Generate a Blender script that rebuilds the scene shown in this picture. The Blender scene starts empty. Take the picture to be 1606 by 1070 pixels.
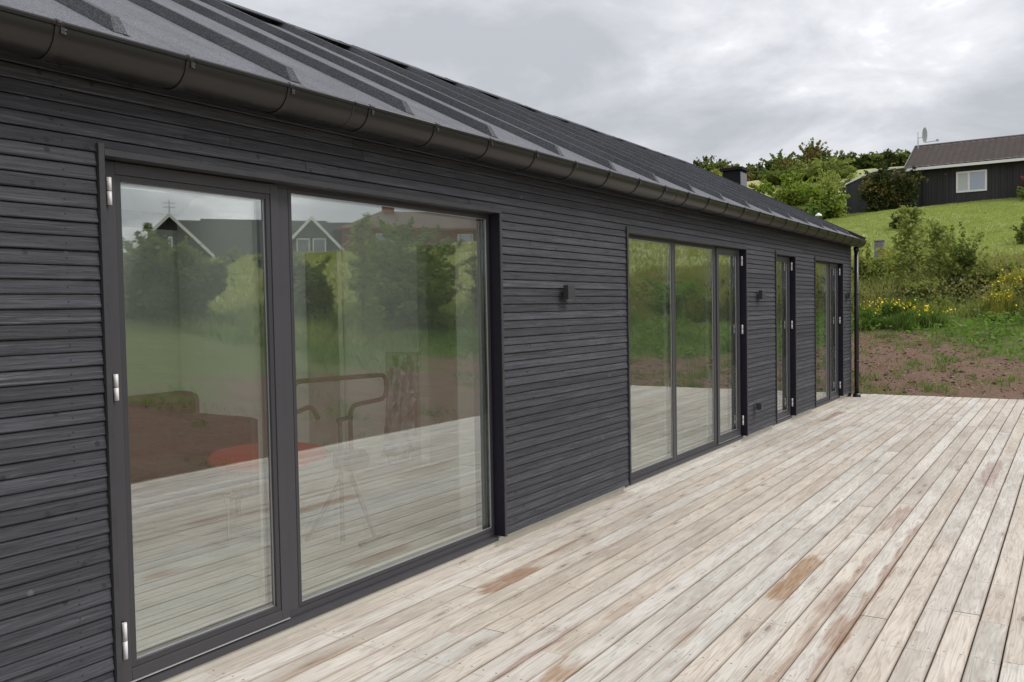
import bpy, math, random
import numpy as np
from mathutils import Vector, Matrix

random.seed(7); rng = np.random.default_rng(7)
S = bpy.context.scene
COL = S.collection

# ------------------------------------------------------------------ camera
F, YAW, PITCH, ROLL, CD, CH = 1364.73, 0.577067, 0.037547, -0.017841, 3.1068, 1.4768
fw = Vector((math.cos(YAW)*math.cos(PITCH), math.sin(YAW)*math.cos(PITCH), -math.sin(PITCH)))
r0 = Vector((math.sin(YAW), -math.cos(YAW), 0)); u0 = r0.cross(fw)
rr = r0*math.cos(ROLL)+u0*math.sin(ROLL); uu = -r0*math.sin(ROLL)+u0*math.cos(ROLL)
cam = bpy.data.cameras.new('camera'); co = bpy.data.objects.new('camera', cam); COL.objects.link(co)
M = Matrix(((rr.x, uu.x, -fw.x, 0), (rr.y, uu.y, -fw.y, -CD), (rr.z, uu.z, -fw.z, CH), (0, 0, 0, 1)))
co.matrix_world = M
cam.sensor_width = 36; cam.lens = F/1606*36; cam.clip_start = .05; cam.clip_end = 5000
S.camera = co

# ------------------------------------------------------------------ world and sun
SUN_EL, SUN_AZ = math.radians(50), math.radians(-62)     # from the deck side, slightly ahead
W = bpy.data.worlds.new('World'); S.world = W; W.use_nodes = True
nt = W.node_tree; N = nt.nodes; L = nt.links; N.clear()
def nd(t, **k):
    n = N.new(t)
    for a, b in k.items(): setattr(n, a, b)
    return n
sky = nd('ShaderNodeTexSky', sky_type='NISHITA'); sky.sun_disc = False
sky.sun_elevation = SUN_EL; sky.sun_rotation = math.radians(90)-SUN_AZ
tc = nd('ShaderNodeTexCoord'); sep = nd('ShaderNodeSeparateXYZ'); L.new(tc.outputs['Generated'], sep.inputs[0])
def mth(op, a, b=None, c=None):
    m = nd('ShaderNodeMath', operation=op)
    for i, v in enumerate((a, b, c)):
        if v is None: continue
        if isinstance(v, (int, float)): m.inputs[i].default_value = v
        else: L.new(v, m.inputs[i])
    return m.outputs[0]
zc = mth('ADD', mth('MAXIMUM', sep.outputs[2], 0.0), .22)
cx = mth('DIVIDE', sep.outputs[0], zc); cy = mth('DIVIDE', sep.outputs[1], zc)
cmb = nd('ShaderNodeCombineXYZ'); L.new(cx, cmb.inputs[0]); L.new(cy, cmb.inputs[1])
def noise(sc, det, rough, off, dist=0.0):
    mp = nd('ShaderNodeMapping'); mp.inputs['Location'].default_value = off; L.new(cmb.outputs[0], mp.inputs[0])
    n = nd('ShaderNodeTexNoise'); n.inputs['Scale'].default_value = sc; n.inputs['Detail'].default_value = det
    n.inputs['Roughness'].default_value = rough; n.inputs['Distortion'].default_value = dist
    L.new(mp.outputs[0], n.inputs['Vector']); return n.outputs[0]
n1 = noise(.85, 6, .55, (3.1, 1.7, 0), .3); n2 = noise(2.4, 7, .6, (9, 4, 2), .4)
v = mth('ADD', mth('MULTIPLY', n1, .68), mth('MULTIPLY', n2, .32))
cr = nd('ShaderNodeValToRGB'); L.new(v, cr.inputs[0])
e = cr.color_ramp.elements
e[0].position = .40; e[0].color = (.36, .37, .395, 1); e[1].position = .625; e[1].color = (.94, .94, .955, 1)
m_ = e.new(.485); m_.color = (.46, .468, .492, 1); m2_ = e.new(.555); m2_.color = (.61, .612, .635, 1)
grad = mth('ADD', mth('MULTIPLY', mth('MAXIMUM', sep.outputs[2], 0.0), .55), .90)
bgc = nd('ShaderNodeVectorMath', operation='SCALE'); L.new(cr.outputs[0], bgc.inputs[0]); L.new(grad, bgc.inputs['Scale'])
bg1 = nd('ShaderNodeBackground'); L.new(sky.outputs[0], bg1.inputs[0]); bg1.inputs[1].default_value = .08
bg2 = nd('ShaderNodeBackground'); L.new(bgc.outputs[0], bg2.inputs[0]); bg2.inputs[1].default_value = 1.0
mx = nd('ShaderNodeMixShader'); mx.inputs[0].default_value = .92
L.new(bg1.outputs[0], mx.inputs[1]); L.new(bg2.outputs[0], mx.inputs[2])
wo = nd('ShaderNodeOutputWorld'); L.new(mx.outputs[0], wo.inputs[0])
sl = bpy.data.lights.new('sun', 'SUN'); sl.energy = 1.3; sl.angle = math.radians(22); sl.color = (1, .97, .92)
so = bpy.data.objects.new('sun', sl); COL.objects.link(so)
sd = Vector((math.cos(SUN_AZ)*math.cos(SUN_EL), math.sin(SUN_AZ)*math.cos(SUN_EL), math.sin(SUN_EL)))
so.rotation_euler = sd.to_track_quat('Z', 'Y').to_euler()
S.view_settings.view_transform = 'Standard'; S.view_settings.look = 'None'
S.view_settings.exposure = 0.58; S.view_settings.gamma = 1.0; S.view_settings.use_curve_mapping = False
S.cycles.max_bounces = 9; S.cycles.transparent_max_bounces = 16; S.cycles.glossy_bounces = 5
S.cycles.use_denoising = True

# ------------------------------------------------------------------ material kit
class MT:
    """small helper to write node materials"""
    def __init__(s, name):
        s.m = bpy.data.materials.new(name); s.m.use_nodes = True; s.t = s.m.node_tree; s.t.nodes.clear()
        s.out = s.n('ShaderNodeOutputMaterial'); s.b = s.n('ShaderNodeBsdfPrincipled'); s.l(s.b.outputs[0], s.out.inputs[0])
    def n(s, t, **k):
        n = s.t.nodes.new(t)
        for a, b in k.items(): setattr(n, a, b)
        return n
    def l(s, a, b): s.t.links.new(a, b)
    def put(s, inp, v):
        if isinstance(v, (int, float)): inp.default_value = v
        elif isinstance(v, tuple): inp.default_value = v if len(v) == len(inp.default_value) else (*v, 1)
        else: s.l(v, inp)
    def math(s, op, a, b=None, c=None, clamp=False):
        m = s.n('ShaderNodeMath', operation=op, use_clamp=clamp)
        for i, v in enumerate((a, b, c)):
            if v is not None: s.put(m.inputs[i], v)
        return m.outputs[0]
    def mul(s, a, b): return s.math('MULTIPLY', a, b)
    def add(s, a, b): return s.math('ADD', a, b)
    def pos(s): return s.n('ShaderNodeNewGeometry').outputs['Position']
    def objc(s): return s.n('ShaderNodeTexCoord').outputs['Object']
    def sepxyz(s, v):
        n = s.n('ShaderNodeSeparateXYZ'); s.l(v, n.inputs[0]); return n.outputs
    def comb(s, x, y, z):
        n = s.n('ShaderNodeCombineXYZ')
        for i, v in enumerate((x, y, z)): s.put(n.inputs[i], v)
        return n.outputs[0]
    def vscale(s, v, sc, off=None):
        n = s.n('ShaderNodeVectorMath', operation='MULTIPLY'); s.l(v, n.inputs[0]); s.put(n.inputs[1], sc)
        if off is None: return n.outputs[0]
        a = s.n('ShaderNodeVectorMath', operation='ADD'); s.l(n.outputs[0], a.inputs[0]); s.put(a.inputs[1], off); return a.outputs[0]
    def noise(s, v, sc=1, det=3, rough=.5, dist=0):
        n = s.n('ShaderNodeTexNoise'); s.l(v, n.inputs['Vector'])
        for a, b in (('Scale', sc), ('Detail', det), ('Roughness', rough), ('Distortion', dist)): s.put(n.inputs[a], b)
        return n.outputs[0]
    def vor(s, v, sc=1, feat='F1'):
        n = s.n('ShaderNodeTexVoronoi', feature=feat); s.l(v, n.inputs['Vector']); n.inputs['Scale'].default_value = sc
        return n
    def ramp(s, f, stops, interp='LINEAR'):
        n = s.n('ShaderNodeValToRGB'); s.l(f, n.inputs[0]); n.color_ramp.interpolation = interp
        el = n.color_ramp.elements
        for i, (p, c) in enumerate(stops):
            c = (c, c, c, 1) if isinstance(c, (int, float)) else (*c, 1)
            if i < 2: el[i].position = p; el[i].color = c
            else: q = el.new(p); q.color = c
        return n.outputs[0]
    def mix(s, f, a, b, mode='MIX'):
        n = s.n('ShaderNodeMix', data_type='RGBA', blend_type=mode); s.put(n.inputs[0], f)
        s.put(n.inputs[6], a); s.put(n.inputs[7], b); return n.outputs[2]
    def sstep(s, v, a, b):
        n = s.n('ShaderNodeMapRange', interpolation_type='SMOOTHSTEP'); s.put(n.inputs[0], v)
        n.inputs[1].default_value = a; n.inputs[2].default_value = b; return n.outputs[0]
    def rnd(s): return s.n('ShaderNodeObjectInfo').outputs['Random']
    def island(s): return s.n('ShaderNodeNewGeometry').outputs['Random Per Island']
    def bump(s, h, strength=.3, dist=.01):
        n = s.n('ShaderNodeBump'); s.put(n.inputs['Height'], h); n.inputs['Strength'].default_value = strength
        n.inputs['Distance'].default_value = dist; s.l(n.outputs[0], s.b.inputs['Normal'])
    def col(s, c): s.put(s.b.inputs['Base Color'], c); return s
    def rough(s, r): s.put(s.b.inputs['Roughness'], r); return s
    def metal(s, r): s.put(s.b.inputs['Metallic'], r); return s
    def spec(s, r): s.put(s.b.inputs['Specular IOR Level'], r); return s

def simple(name, c, r=.5, metal=0., spec=.5, var=.0, sc=8., bump=0.):
    m = MT(name); m.rough(r).metal(metal).spec(spec)
    if var or bump:
        f = m.noise(m.objc(), sc, 5, .6)
        if var:
            m.col(m.mix(f, tuple(x*(1-var) for x in c), tuple(min(1, x*(1+var)) for x in c)))
        else: m.col(c)
        if bump: m.bump(f, bump, .01)
    else: m.col(c)
    return m.m

# dark painted cladding, grain runs along x
def mk_clad():
    m = MT('black painted pine'); p = m.pos(); r = m.rnd()
    off = m.comb(m.mul(r, 37.), m.mul(r, 11.), m.mul(r, 53.))
    g = m.sstep(m.noise(m.vscale(p, (2.2, 40., 90.), off), 1, 6, .75), .28, .72)
    g2 = m.noise(m.vscale(p, (.9, 8., 17.), off), 1, 4, .6)
    rings = m.math('SINE', m.mul(g2, 52.))
    kv = m.vor(m.vscale(p, (20., 2., 21.), off), 1.)
    knot = m.sstep(kv.outputs['Distance'], .30, .16)
    sel = m.math('GREATER_THAN', m.sepxyz(kv.outputs['Color'])[0], .86)
    knot = m.mul(knot, sel)
    base = m.mix(g, (.023, .024, .031), (.085, .087, .102))
    base = m.mix(m.mul(m.sstep(rings, .4, 1.), .45), base, (.026, .026, .029))
    tone = m.add(m.mul(r, .5), .72)
    sc = m.n('ShaderNodeVectorMath', operation='SCALE'); m.l(base, sc.inputs[0]); m.l(tone, sc.inputs['Scale'])
    worn = m.mul(m.sstep(m.noise(m.vscale(p, (.7, 3, 9), off), 1, 6, .75), .56, .70), m.sstep(g, .45, .7))
    c = m.mix(m.mul(worn, .6), sc.outputs[0], (.17, .17, .185))
    c = m.mix(m.mul(knot, .75), c, m.mix(m.math('GREATER_THAN', m.sepxyz(kv.outputs['Color'])[1], .9), (.018, .018, .02), (.13, .13, .145)))
    X, Y, Z = m.sepxyz(p); ddx = m.add(m.math('PINGPONG', X, .3), m.mul(r, .0)); ddz = m.math('ABSOLUTE', m.add(m.math('FRACT', m.math('DIVIDE', Z, .05378)), -.45))
    nail = m.mul(m.math('LESS_THAN', ddx, .0035), m.math('LESS_THAN', ddz, .07)); c = m.mix(m.mul(nail, .8), c, (.012, .012, .013))
    m.col(c); m.rough(m.add(m.mul(g, .25), .48)); m.spec(.35)
    m.bump(m.add(g, m.add(m.mul(rings, .25), m.mul(knot, .8))), .6, .003)
    return m.m

# bleached deck timber, grain along x
STAINS = [  # x0, x1, y0, y1, strength, tone (0 orange, 1 wine)
    (4.60, 5.44, -1.831, -1.715, 1.0, 0), (3.86, 4.42, -.443, -.325, 1., .4), (3.05, 3.30, -1.325, -1.22, 1., 0),
    (6.20, 7.10, -2.08, -1.97, .55, 1), (8.2, 9.4, -2.53, -2.40, .6, 1), (11.7, 12.9, -.35, -.25, .8, 1),
    (4.42, 5.05, -.345, -.318, .8, .4), (3.2, 6.6, -2.215, -2.175, .75, .5), (3.2, 5.8, -2.08, -2.045, .6, .5),
    (4.0, 4.5, -2.215, -2.13, .8, .4), (3.75, 4.2, -1.20, -1.14, .45, .7), (4.35, 5.1, -2.06, -2.0, .55, .6),
    (2.9, 3.6, -1.09, -1.06, .8, .9), (8.6, 9.6, -2.86, -2.80, .6, .2), (3.6, 4.0, -1.62, -1.56, .5, .2), (2.2, 3.0, -.32, -.27, .4, .3)]
def mk_deck():
    m = MT('weathered deck pine'); p = m.pos(); r = m.rnd(); X, Y, Z = m.sepxyz(p)
    off = m.comb(m.mul(r, 91.), m.mul(r, 17.), m.mul(r, 43.))
    lens = m.noise(m.vscale(p, (.72, 8.5, 3.), off), 1, 3, .5, .15)
    rings = m.math('SINE', m.mul(lens, 95.))
    fine = m.noise(m.vscale(p, (3.5, 95., 20.), off), 1, 5, .7)
    broad = m.noise(m.vscale(p, (.8, 2.2, 1.), off), 1, 4, .6)
    blot = m.noise(m.vscale(p, (2.2, 14., 3.), off), 1, 5, .7, .6)
    base = m.mix(m.sstep(broad, .3, .7), (.47, .438, .395), (.665, .64, .60))
    base = m.mix(m.mul(m.sstep(blot, .42, .72), .55), base, (.76, .74, .70))
    tint = m.ramp(r, [(0, (.92, .85, .78)), (.18, (1.02, 1.0, .96)), (.36, (.90, .90, .88)), (.52, (1.03, 1.0, .97)), (.68, (.97, .90, .82)), (.84, (.84, .79, .74)), (1, (1.03, 1.02, 1.0))])
    base = m.mix(1., base, tint, 'MULTIPLY')
    base = m.mix(m.mul(m.mul(m.sstep(rings, .35, 1.), m.sstep(fine, .2, .6)), .36), base, (.30, .235, .18))
    base = m.mix(m.mul(m.sstep(fine, .50, .70), .55), base, (.30, .245, .20))
    # knots
    kv = m.vor(m.vscale(p, (2.1, 9.5, 2.), off), 1.)
    kd = m.add(kv.outputs['Distance'], m.mul(m.add(fine, -.5), .12))
    sel = m.math('GREATER_THAN', m.sepxyz(kv.outputs['Color'])[0], .30)
    halo = m.mul(m.sstep(kd, .30, .10), sel); core = m.mul(m.sstep(kd, .115, .055), sel)
    kr = m.math('SINE', m.mul(kd, 95.))
    base = m.mix(m.mul(halo, m.add(.25, m.mul(m.sstep(kr, 0., 1.), .42))), base, (.25, .185, .14))
    base = m.mix(m.mul(core, .62), base, (.17, .115, .08))
    # cross-grain weather lines where the joists are
    jx = m.math('PINGPONG', m.add(X, m.mul(broad, .10)), .3)
    jl = m.mul(m.sstep(jx, .012, .0), m.sstep(m.noise(m.vscale(p, (2, 5, 1)), 1, 2), .48, .6))
    base = m.mix(m.mul(jl, .35), base, (.24, .20, .17))
    # stains that were never bleached
    wob = m.noise(m.vscale(p, (1.8, 7., 1.)), 1, 4, .6, .4); wy = m.mul(m.add(wob, -.5), .12); wx = m.mul(m.add(wob, -.5), .8)
    Xw = m.add(X, wx); Yw = m.add(Y, wy)
    tot = None
    for (x0, x1, y0, y1, st, tone) in STAINS:
        fx = m.mul(m.sstep(Xw, x0-.05, x0+.07), m.sstep(Xw, x1+.07, x1-.12)); fy = m.mul(m.sstep(Yw, y0-.012, y0+.008), m.sstep(Yw, y1+.012, y1-.008))
        f = m.mul(m.mul(m.mul(fx, fy), m.add(.55, m.mul(m.sstep(fine, .25, .6), .5))), st)
        c = tuple(a*(1-tone)+b*tone for a, b in zip((.33, .205, .115), (.27, .165, .135)))
        base = m.mix(m.mul(f, m.add(.62, m.mul(fine, .5))), base, m.mix(m.mul(m.sstep(rings, 0, 1), .4), c, (.22, .10, .05)))
    gen = m.mul(m.sstep(m.noise(m.vscale(p, (.55, 9., 1.), (3., 8., 0)), 1, 4, .6), .72, .80), .35)
    base = m.mix(gen, base, (.36, .225, .14))
    fy_ = m.math('FRACT', m.math('DIVIDE', m.add(m.mul(Y, -1.), .0585), .1262)); sy_ = m.math('ABSOLUTE', m.add(m.math('ABSOLUTE', m.add(fy_, -.47)), -.26))
    jx2 = m.math('PINGPONG', X, .3); scr = m.mul(m.sstep(jx2, .0065, .003), m.sstep(sy_, .05, .025)); base = m.mix(m.mul(scr, .75), base, (.10, .085, .07))
    edge_ = m.math('ABSOLUTE', m.add(fy_, -.47)); base = m.mix(m.mul(m.sstep(edge_, .40, .47), .45), base, (.24, .17, .12))
    m.col(base); m.rough(.72); m.spec(.3)
    m.bump(m.add(m.mul(fine, .8), m.add(m.mul(rings, .25), m.mul(halo, .5))), .5, .003)
    return m.m

def mk_felt(name, a, b, sc=130.):
    m = MT(name); p = m.pos()
    g = m.noise(p, sc, 4, .75); w = m.noise(p, 3., 4, .6)
    c = m.mix(m.sstep(g, .36, .64), a, b); st_ = m.noise(m.vscale(p, (9., 1., 1.)), 1, 4, .6); c = m.mix(m.mul(m.sstep(st_, .45, .75), .35), c, tuple(x*.8 for x in a))
    c = m.mix(m.mul(m.sstep(w, .35, .7), .25), c, tuple(x*.75 for x in a))
    m.col(c); m.rough(.88); m.spec(.4); m.bump(g, .8, .004); return m.m

def mk_leaf(name, cols, trans=.35, rough=.55, patch=.0):
    m = MT(name); r = m.island(); f = m.noise(m.pos(), 1.3, 3, .6)
    st = [(i/(len(cols)-1), c) for i, c in enumerate(cols)]
    v = m.math('ADD', m.mul(r, .62), m.mul(m.sstep(f, .3, .7), .38))
    c = m.ramp(v, st); m.col(c); m.rough(rough+.1); m.spec(.12)
    tr = m.n('ShaderNodeBsdfTranslucent'); m.l(m.mix(1., c, (1.0, 1.15, .6), 'MULTIPLY'), tr.inputs[0])
    mxs = m.n('ShaderNodeMixShader'); mxs.inputs[0].default_value = trans
    m.l(m.b.outputs[0], mxs.inputs[1]); m.l(tr.outputs[0], mxs.inputs[2]); m.l(mxs.outputs[0], m.out.inputs[0])
    return m.m

def mk_ground():
    m = MT('hillside ground'); p = m.pos(); X, Y, Z = m.sepxyz(p)
    sx = m.math('MAXIMUM', m.add(X, -15.5), 0.); sy = m.math('MAXIMUM', m.add(m.mul(Y, -1.), -4.), 0.)
    rr_ = m.math('SQRT', m.add(m.mul(sx, sx), m.mul(sy, sy)))
    w = m.noise(p, .55, 4, .6); w2 = m.noise(p, 2.3, 5, .65); w3 = m.noise(p, 14., 5, .7)
    # the bare strip narrows away from the house wall
    edge = m.add(m.mul(m.sstep(Y, -3.2, .4), 2.6), 3.1)
    edge = m.add(edge, m.mul(m.sstep(Y, -5., -9.), 1.1))
    d = m.math('SUBTRACT', rr_, m.add(edge, m.mul(m.add(w, -.5), 3.4)))
    gmask = m.sstep(m.add(d, m.mul(m.add(w2, -.5), 1.6)), -.35, .5)
    soil = m.mix(w3, (.12, .072, .051), (.285, .182, .136)); soil = m.mix(m.mul(m.sstep(w2, .4, .7), .6), soil, (.21, .155, .115))
    peb = m.vor(p, 9.); pm = m.mul(m.sstep(peb.outputs['Distance'], .16, .08), m.math('GREATER_THAN', m.sepxyz(peb.outputs['Color'])[0], .9))
    soil = m.mix(pm, soil, (.42, .38, .33))
    moss = m.sstep(m.noise(p, 1.7, 5, .7), .56, .68); soil = m.mix(m.mul(moss, .55), soil, (.12, .13, .055))
    far = m.sstep(rr_, 9., 17.)
    gl = m.mix(w2, (.31, .36, .13), (.46, .47, .22)); gl = m.mix(m.sstep(m.noise(p, .3, 6, .7), .42, .62), gl, (.47, .44, .25))
    gl = m.mix(m.mul(m.sstep(w3, .4, .75), .4), gl, (.20, .25, .08))
    gs = m.mix(m.noise(m.vscale(p, (.25, 1.2, 1.)), 1, 4, .6), gl, (.33, .37, .15))
    gn = m.mix(w3, (.09, .12, .035), (.19, .21, .07))
    g = m.mix(far, gn, gs)
    fld = m.mul(m.sstep(X, 66., 72.), m.sstep(Y, 10., 18.)); g = m.mix(m.mul(fld, .8), g, (.42, .36, .18))
    m.col(m.mix(gmask, soil, g)); m.rough(.95); m.spec(.15)
    m.bump(m.add(w3, m.mul(w2, 1.5)), .9, .06); return m.m

def mk_glass():
    m = MT('reflecting window glass'); m.t.nodes.remove(m.b)
    ge = m.n('ShaderNodeNewGeometry'); dt = m.n('ShaderNodeVectorMath', operation='DOT_PRODUCT'); m.l(ge.outputs['Incoming'], dt.inputs[0]); m.l(ge.outputs['Normal'], dt.inputs[1])
    sch = m.math('POWER', m.math('SUBTRACT', 1., m.math('ABSOLUTE', dt.outputs['Value']), clamp=True), 5.)
    nz = m.noise(m.pos(), 1.1, 1, .4); bp = m.n('ShaderNodeBump'); bp.inputs['Strength'].default_value = .04; bp.inputs['Distance'].default_value = .02
    m.l(nz, bp.inputs['Height'])
    f = m.add(m.mul(sch, .75), .30)
    gl = m.n('ShaderNodeBsdfGlossy'); gl.inputs['Roughness'].default_value = .0; gl.inputs['Color'].default_value = (.98, 1., .985, 1)
    m.l(bp.outputs[0], gl.inputs['Normal'])
    tr = m.n('ShaderNodeBsdfTransparent'); tr.inputs[0].default_value = (.90, .93, .91, 1)
    mxs = m.n('ShaderNodeMixShader'); m.l(f, mxs.inputs[0]); m.l(tr.outputs[0], mxs.inputs[1]); m.l(gl.outputs[0], mxs.inputs[2])
    m.l(mxs.outputs[0], m.out.inputs[0]); return m.m

def mk_boards(name, a, b, pitch=.13, axis=1):
    """far-away vertical boarding: colour only varies per board, seams are fine relief"""
    m = MT(name); p = m.pos(); c = m.sepxyz(p)[axis]
    k = m.math('FLOOR', m.math('DIVIDE', c, pitch)); wn = m.n('ShaderNodeTexWhiteNoise', noise_dimensions='1D'); m.l(k, wn.inputs['W'])
    fr = m.math('FRACT', m.math('DIVIDE', c, pitch)); seam = m.math('LESS_THAN', fr, .12)
    base = m.mix(m.add(m.mul(wn.outputs[0], .6), m.mul(m.noise(m.vscale(p, (6, 6, .7)), 1, 4), .4)), a, b)
    m.col(m.mix(m.mul(seam, .6), base, tuple(x*.4 for x in a))); m.rough(.8); m.bump(m.mul(seam, -1.), .6, .02); return m.m

def mk_concrete():
    m = MT('pale plinth'); p = m.pos(); n = m.noise(p, 6., 6, .7); n2 = m.noise(m.vscale(p, (30, 8, 8)), 1, 4)
    m.col(m.mix(n, (.46, .43, .36), (.64, .61, .54))); m.rough(.9); m.bump(n2, .3, .005); return m.m

def mk_clear():
    m = MT('clear glass of added roof lights'); m.t.nodes.remove(m.b); gl = m.n('ShaderNodeBsdfGlossy'); gl.inputs['Roughness'].default_value = .0
    tr = m.n('ShaderNodeBsdfTransparent'); tr.inputs[0].default_value = (.97, .98, .97, 1); mxs = m.n('ShaderNodeMixShader'); mxs.inputs[0].default_value = .05
    m.l(tr.outputs[0], mxs.inputs[1]); m.l(gl.outputs[0], mxs.inputs[2]); m.l(mxs.outputs[0], m.out.inputs[0]); return m.m
MAT = dict(clear=mk_clear(),
    clad=mk_clad(), deck=mk_deck(), felt=mk_felt('pale slate felt', (.070, .071, .082), (.228, .230, .258)),
    feltd=mk_felt('dark slate felt', (.042, .044, .05), (.14, .142, .154)), ground=mk_ground(), glass=mk_glass(), conc=mk_concrete(),
    frame=simple('anthracite frame', (.060, .058, .065), .45, 0, .35, .12, 3.), bead=simple('anthracite bead', (.050, .049, .055), .4, 0, .35),
    casing=simple('black lining board', (.048, .048, .053), .55, 0, .35, .3, 14., .2), rubber=simple('black gasket', (.012, .012, .013), .6),
    spacer=simple('bright spacer', (.55, .56, .58), .3, .6), alu=simple('brushed hinge steel', (.78, .76, .76), .5, .1, .5, .05, 30.),
    gutter=simple('umber coated steel', (.020, .0185, .018), .32, .15, .55, .3, 2.2), bracket=simple('dark bracket steel', (.030, .027, .026), .4, .2),
    reveal_shade=simple('navy black membrane', (.012, .010, .020), .6, 0, .3),  # dark colour carries the shade of the door reveals
    rivet=simple('rivet', (.10, .09, .09), .4, .4),
    plaster=simple('white plaster', (.84, .86, .82), .8, 0, .3, .04, 3.), ceil=simple('white ceiling', (.85, .85, .83), .9),
    floorw=simple('oak floor', (.44, .425, .40), .45, 0, .4, .2, 4.), white=simple('white paint', (.80, .80, .78), .5, 0, .4, .03, 5.),
    sofa=simple('charcoal fabric', (.030, .024, .022), .95, 0, .2, .2, 60., .3), red=simple('red fabric', (.75, .04, .022), .9, 0, .2, .12, 40., .2),
    tube=simple('dark bronze tube', (.045, .038, .034), .3, .4), pad=simple('black vinyl', (.02, .02, .02), .4), steel=simple('grey steel', (.25, .25, .26), .35, .6),
    tile=simple('brown roof tile', (.155, .130, .118), .8, 0, .3, .30, 2.5, .3), nwall=mk_boards('black boarding', (.026, .024, .026), (.050, .046, .050)),
    nwall2=mk_boards('dark boarding', (.030, .030, .033), (.055, .055, .06)),
    roofg=simple('dark grey roofing', (.055, .057, .055), .85, 0, .3, .25, 3.), roofb=simple('brown roofing', (.12, .085, .07), .85, 0, .3, .25, 3.),
    brick=simple('red brown boarding', (.24, .085, .055), .85, 0, .3, .2, 4.), dwin=simple('dark window', (.10, .13, .15), .1, 0, .8),
    curtain=simple('pale blind', (.55, .57, .58), .8), sky_glass=simple('window reflecting hills', (.30, .33, .37), .08, .5, .8),
    bark=simple('bark', (.10, .082, .062), .9, 0, .2, .3, 20., .5), stem=simple('green stem', (.12, .13, .05), .8),
    postwood=simple('silver grey timber', (.22, .215, .205), .9, 0, .2, .5, 14., .5), stone=simple('field stone', (.33, .30, .27), .9, 0, .3, .3, 6., .4),
    chim=simple('black sheet steel', (.010, .010, .014), .6, 0, .2), dish=simple('light grey enamel', (.45, .46, .47), .5),
    l_saplg=mk_leaf('olive leaf', [(.18, .21, .06), (.28, .31, .10), (.40, .41, .15)], .45),
    l_dark=mk_leaf('dark leaf', [(.035, .048, .018), (.07, .09, .03), (.12, .13, .05)], .2),
    l_mid=mk_leaf('mid leaf', [(.09, .12, .03), (.16, .20, .055), (.24, .275, .085)], .35),
    l_lush=mk_leaf('lush weed leaf', [(.10, .17, .04), (.18, .28, .07), (.28, .36, .11)], .4),
    l_bright=mk_leaf('bright spring leaf', [(.14, .19, .035), (.24, .31, .06), (.36, .41, .10)], .4),
    l_dry=mk_leaf('dry weed leaf', [(.22, .21, .08), (.32, .29, .12), (.42, .37, .17)], .35),
    l_yell=mk_leaf('yellow green leaf', [(.22, .24, .05), (.34, .34, .08), (.46, .42, .12)], .35),
    l_rust=mk_leaf('rusty leaf', [(.12, .12, .04), (.20, .16, .06), (.28, .20, .085)], .25),
    l_red=mk_leaf('red leaf', [(.12, .03, .022), (.24, .06, .04), (.28, .12, .06)], .25),
    l_grass=mk_leaf('meadow blade', [(.23, .26, .08), (.36, .37, .13), (.50, .46, .21)], .35),
    l_lawn=mk_leaf('lawn blade', [(.29, .35, .10), (.39, .44, .15), (.50, .51, .22)], .35),
    petal=simple('yellow petal', (.85, .68, .05), .7, 0, .1),
)

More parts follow.
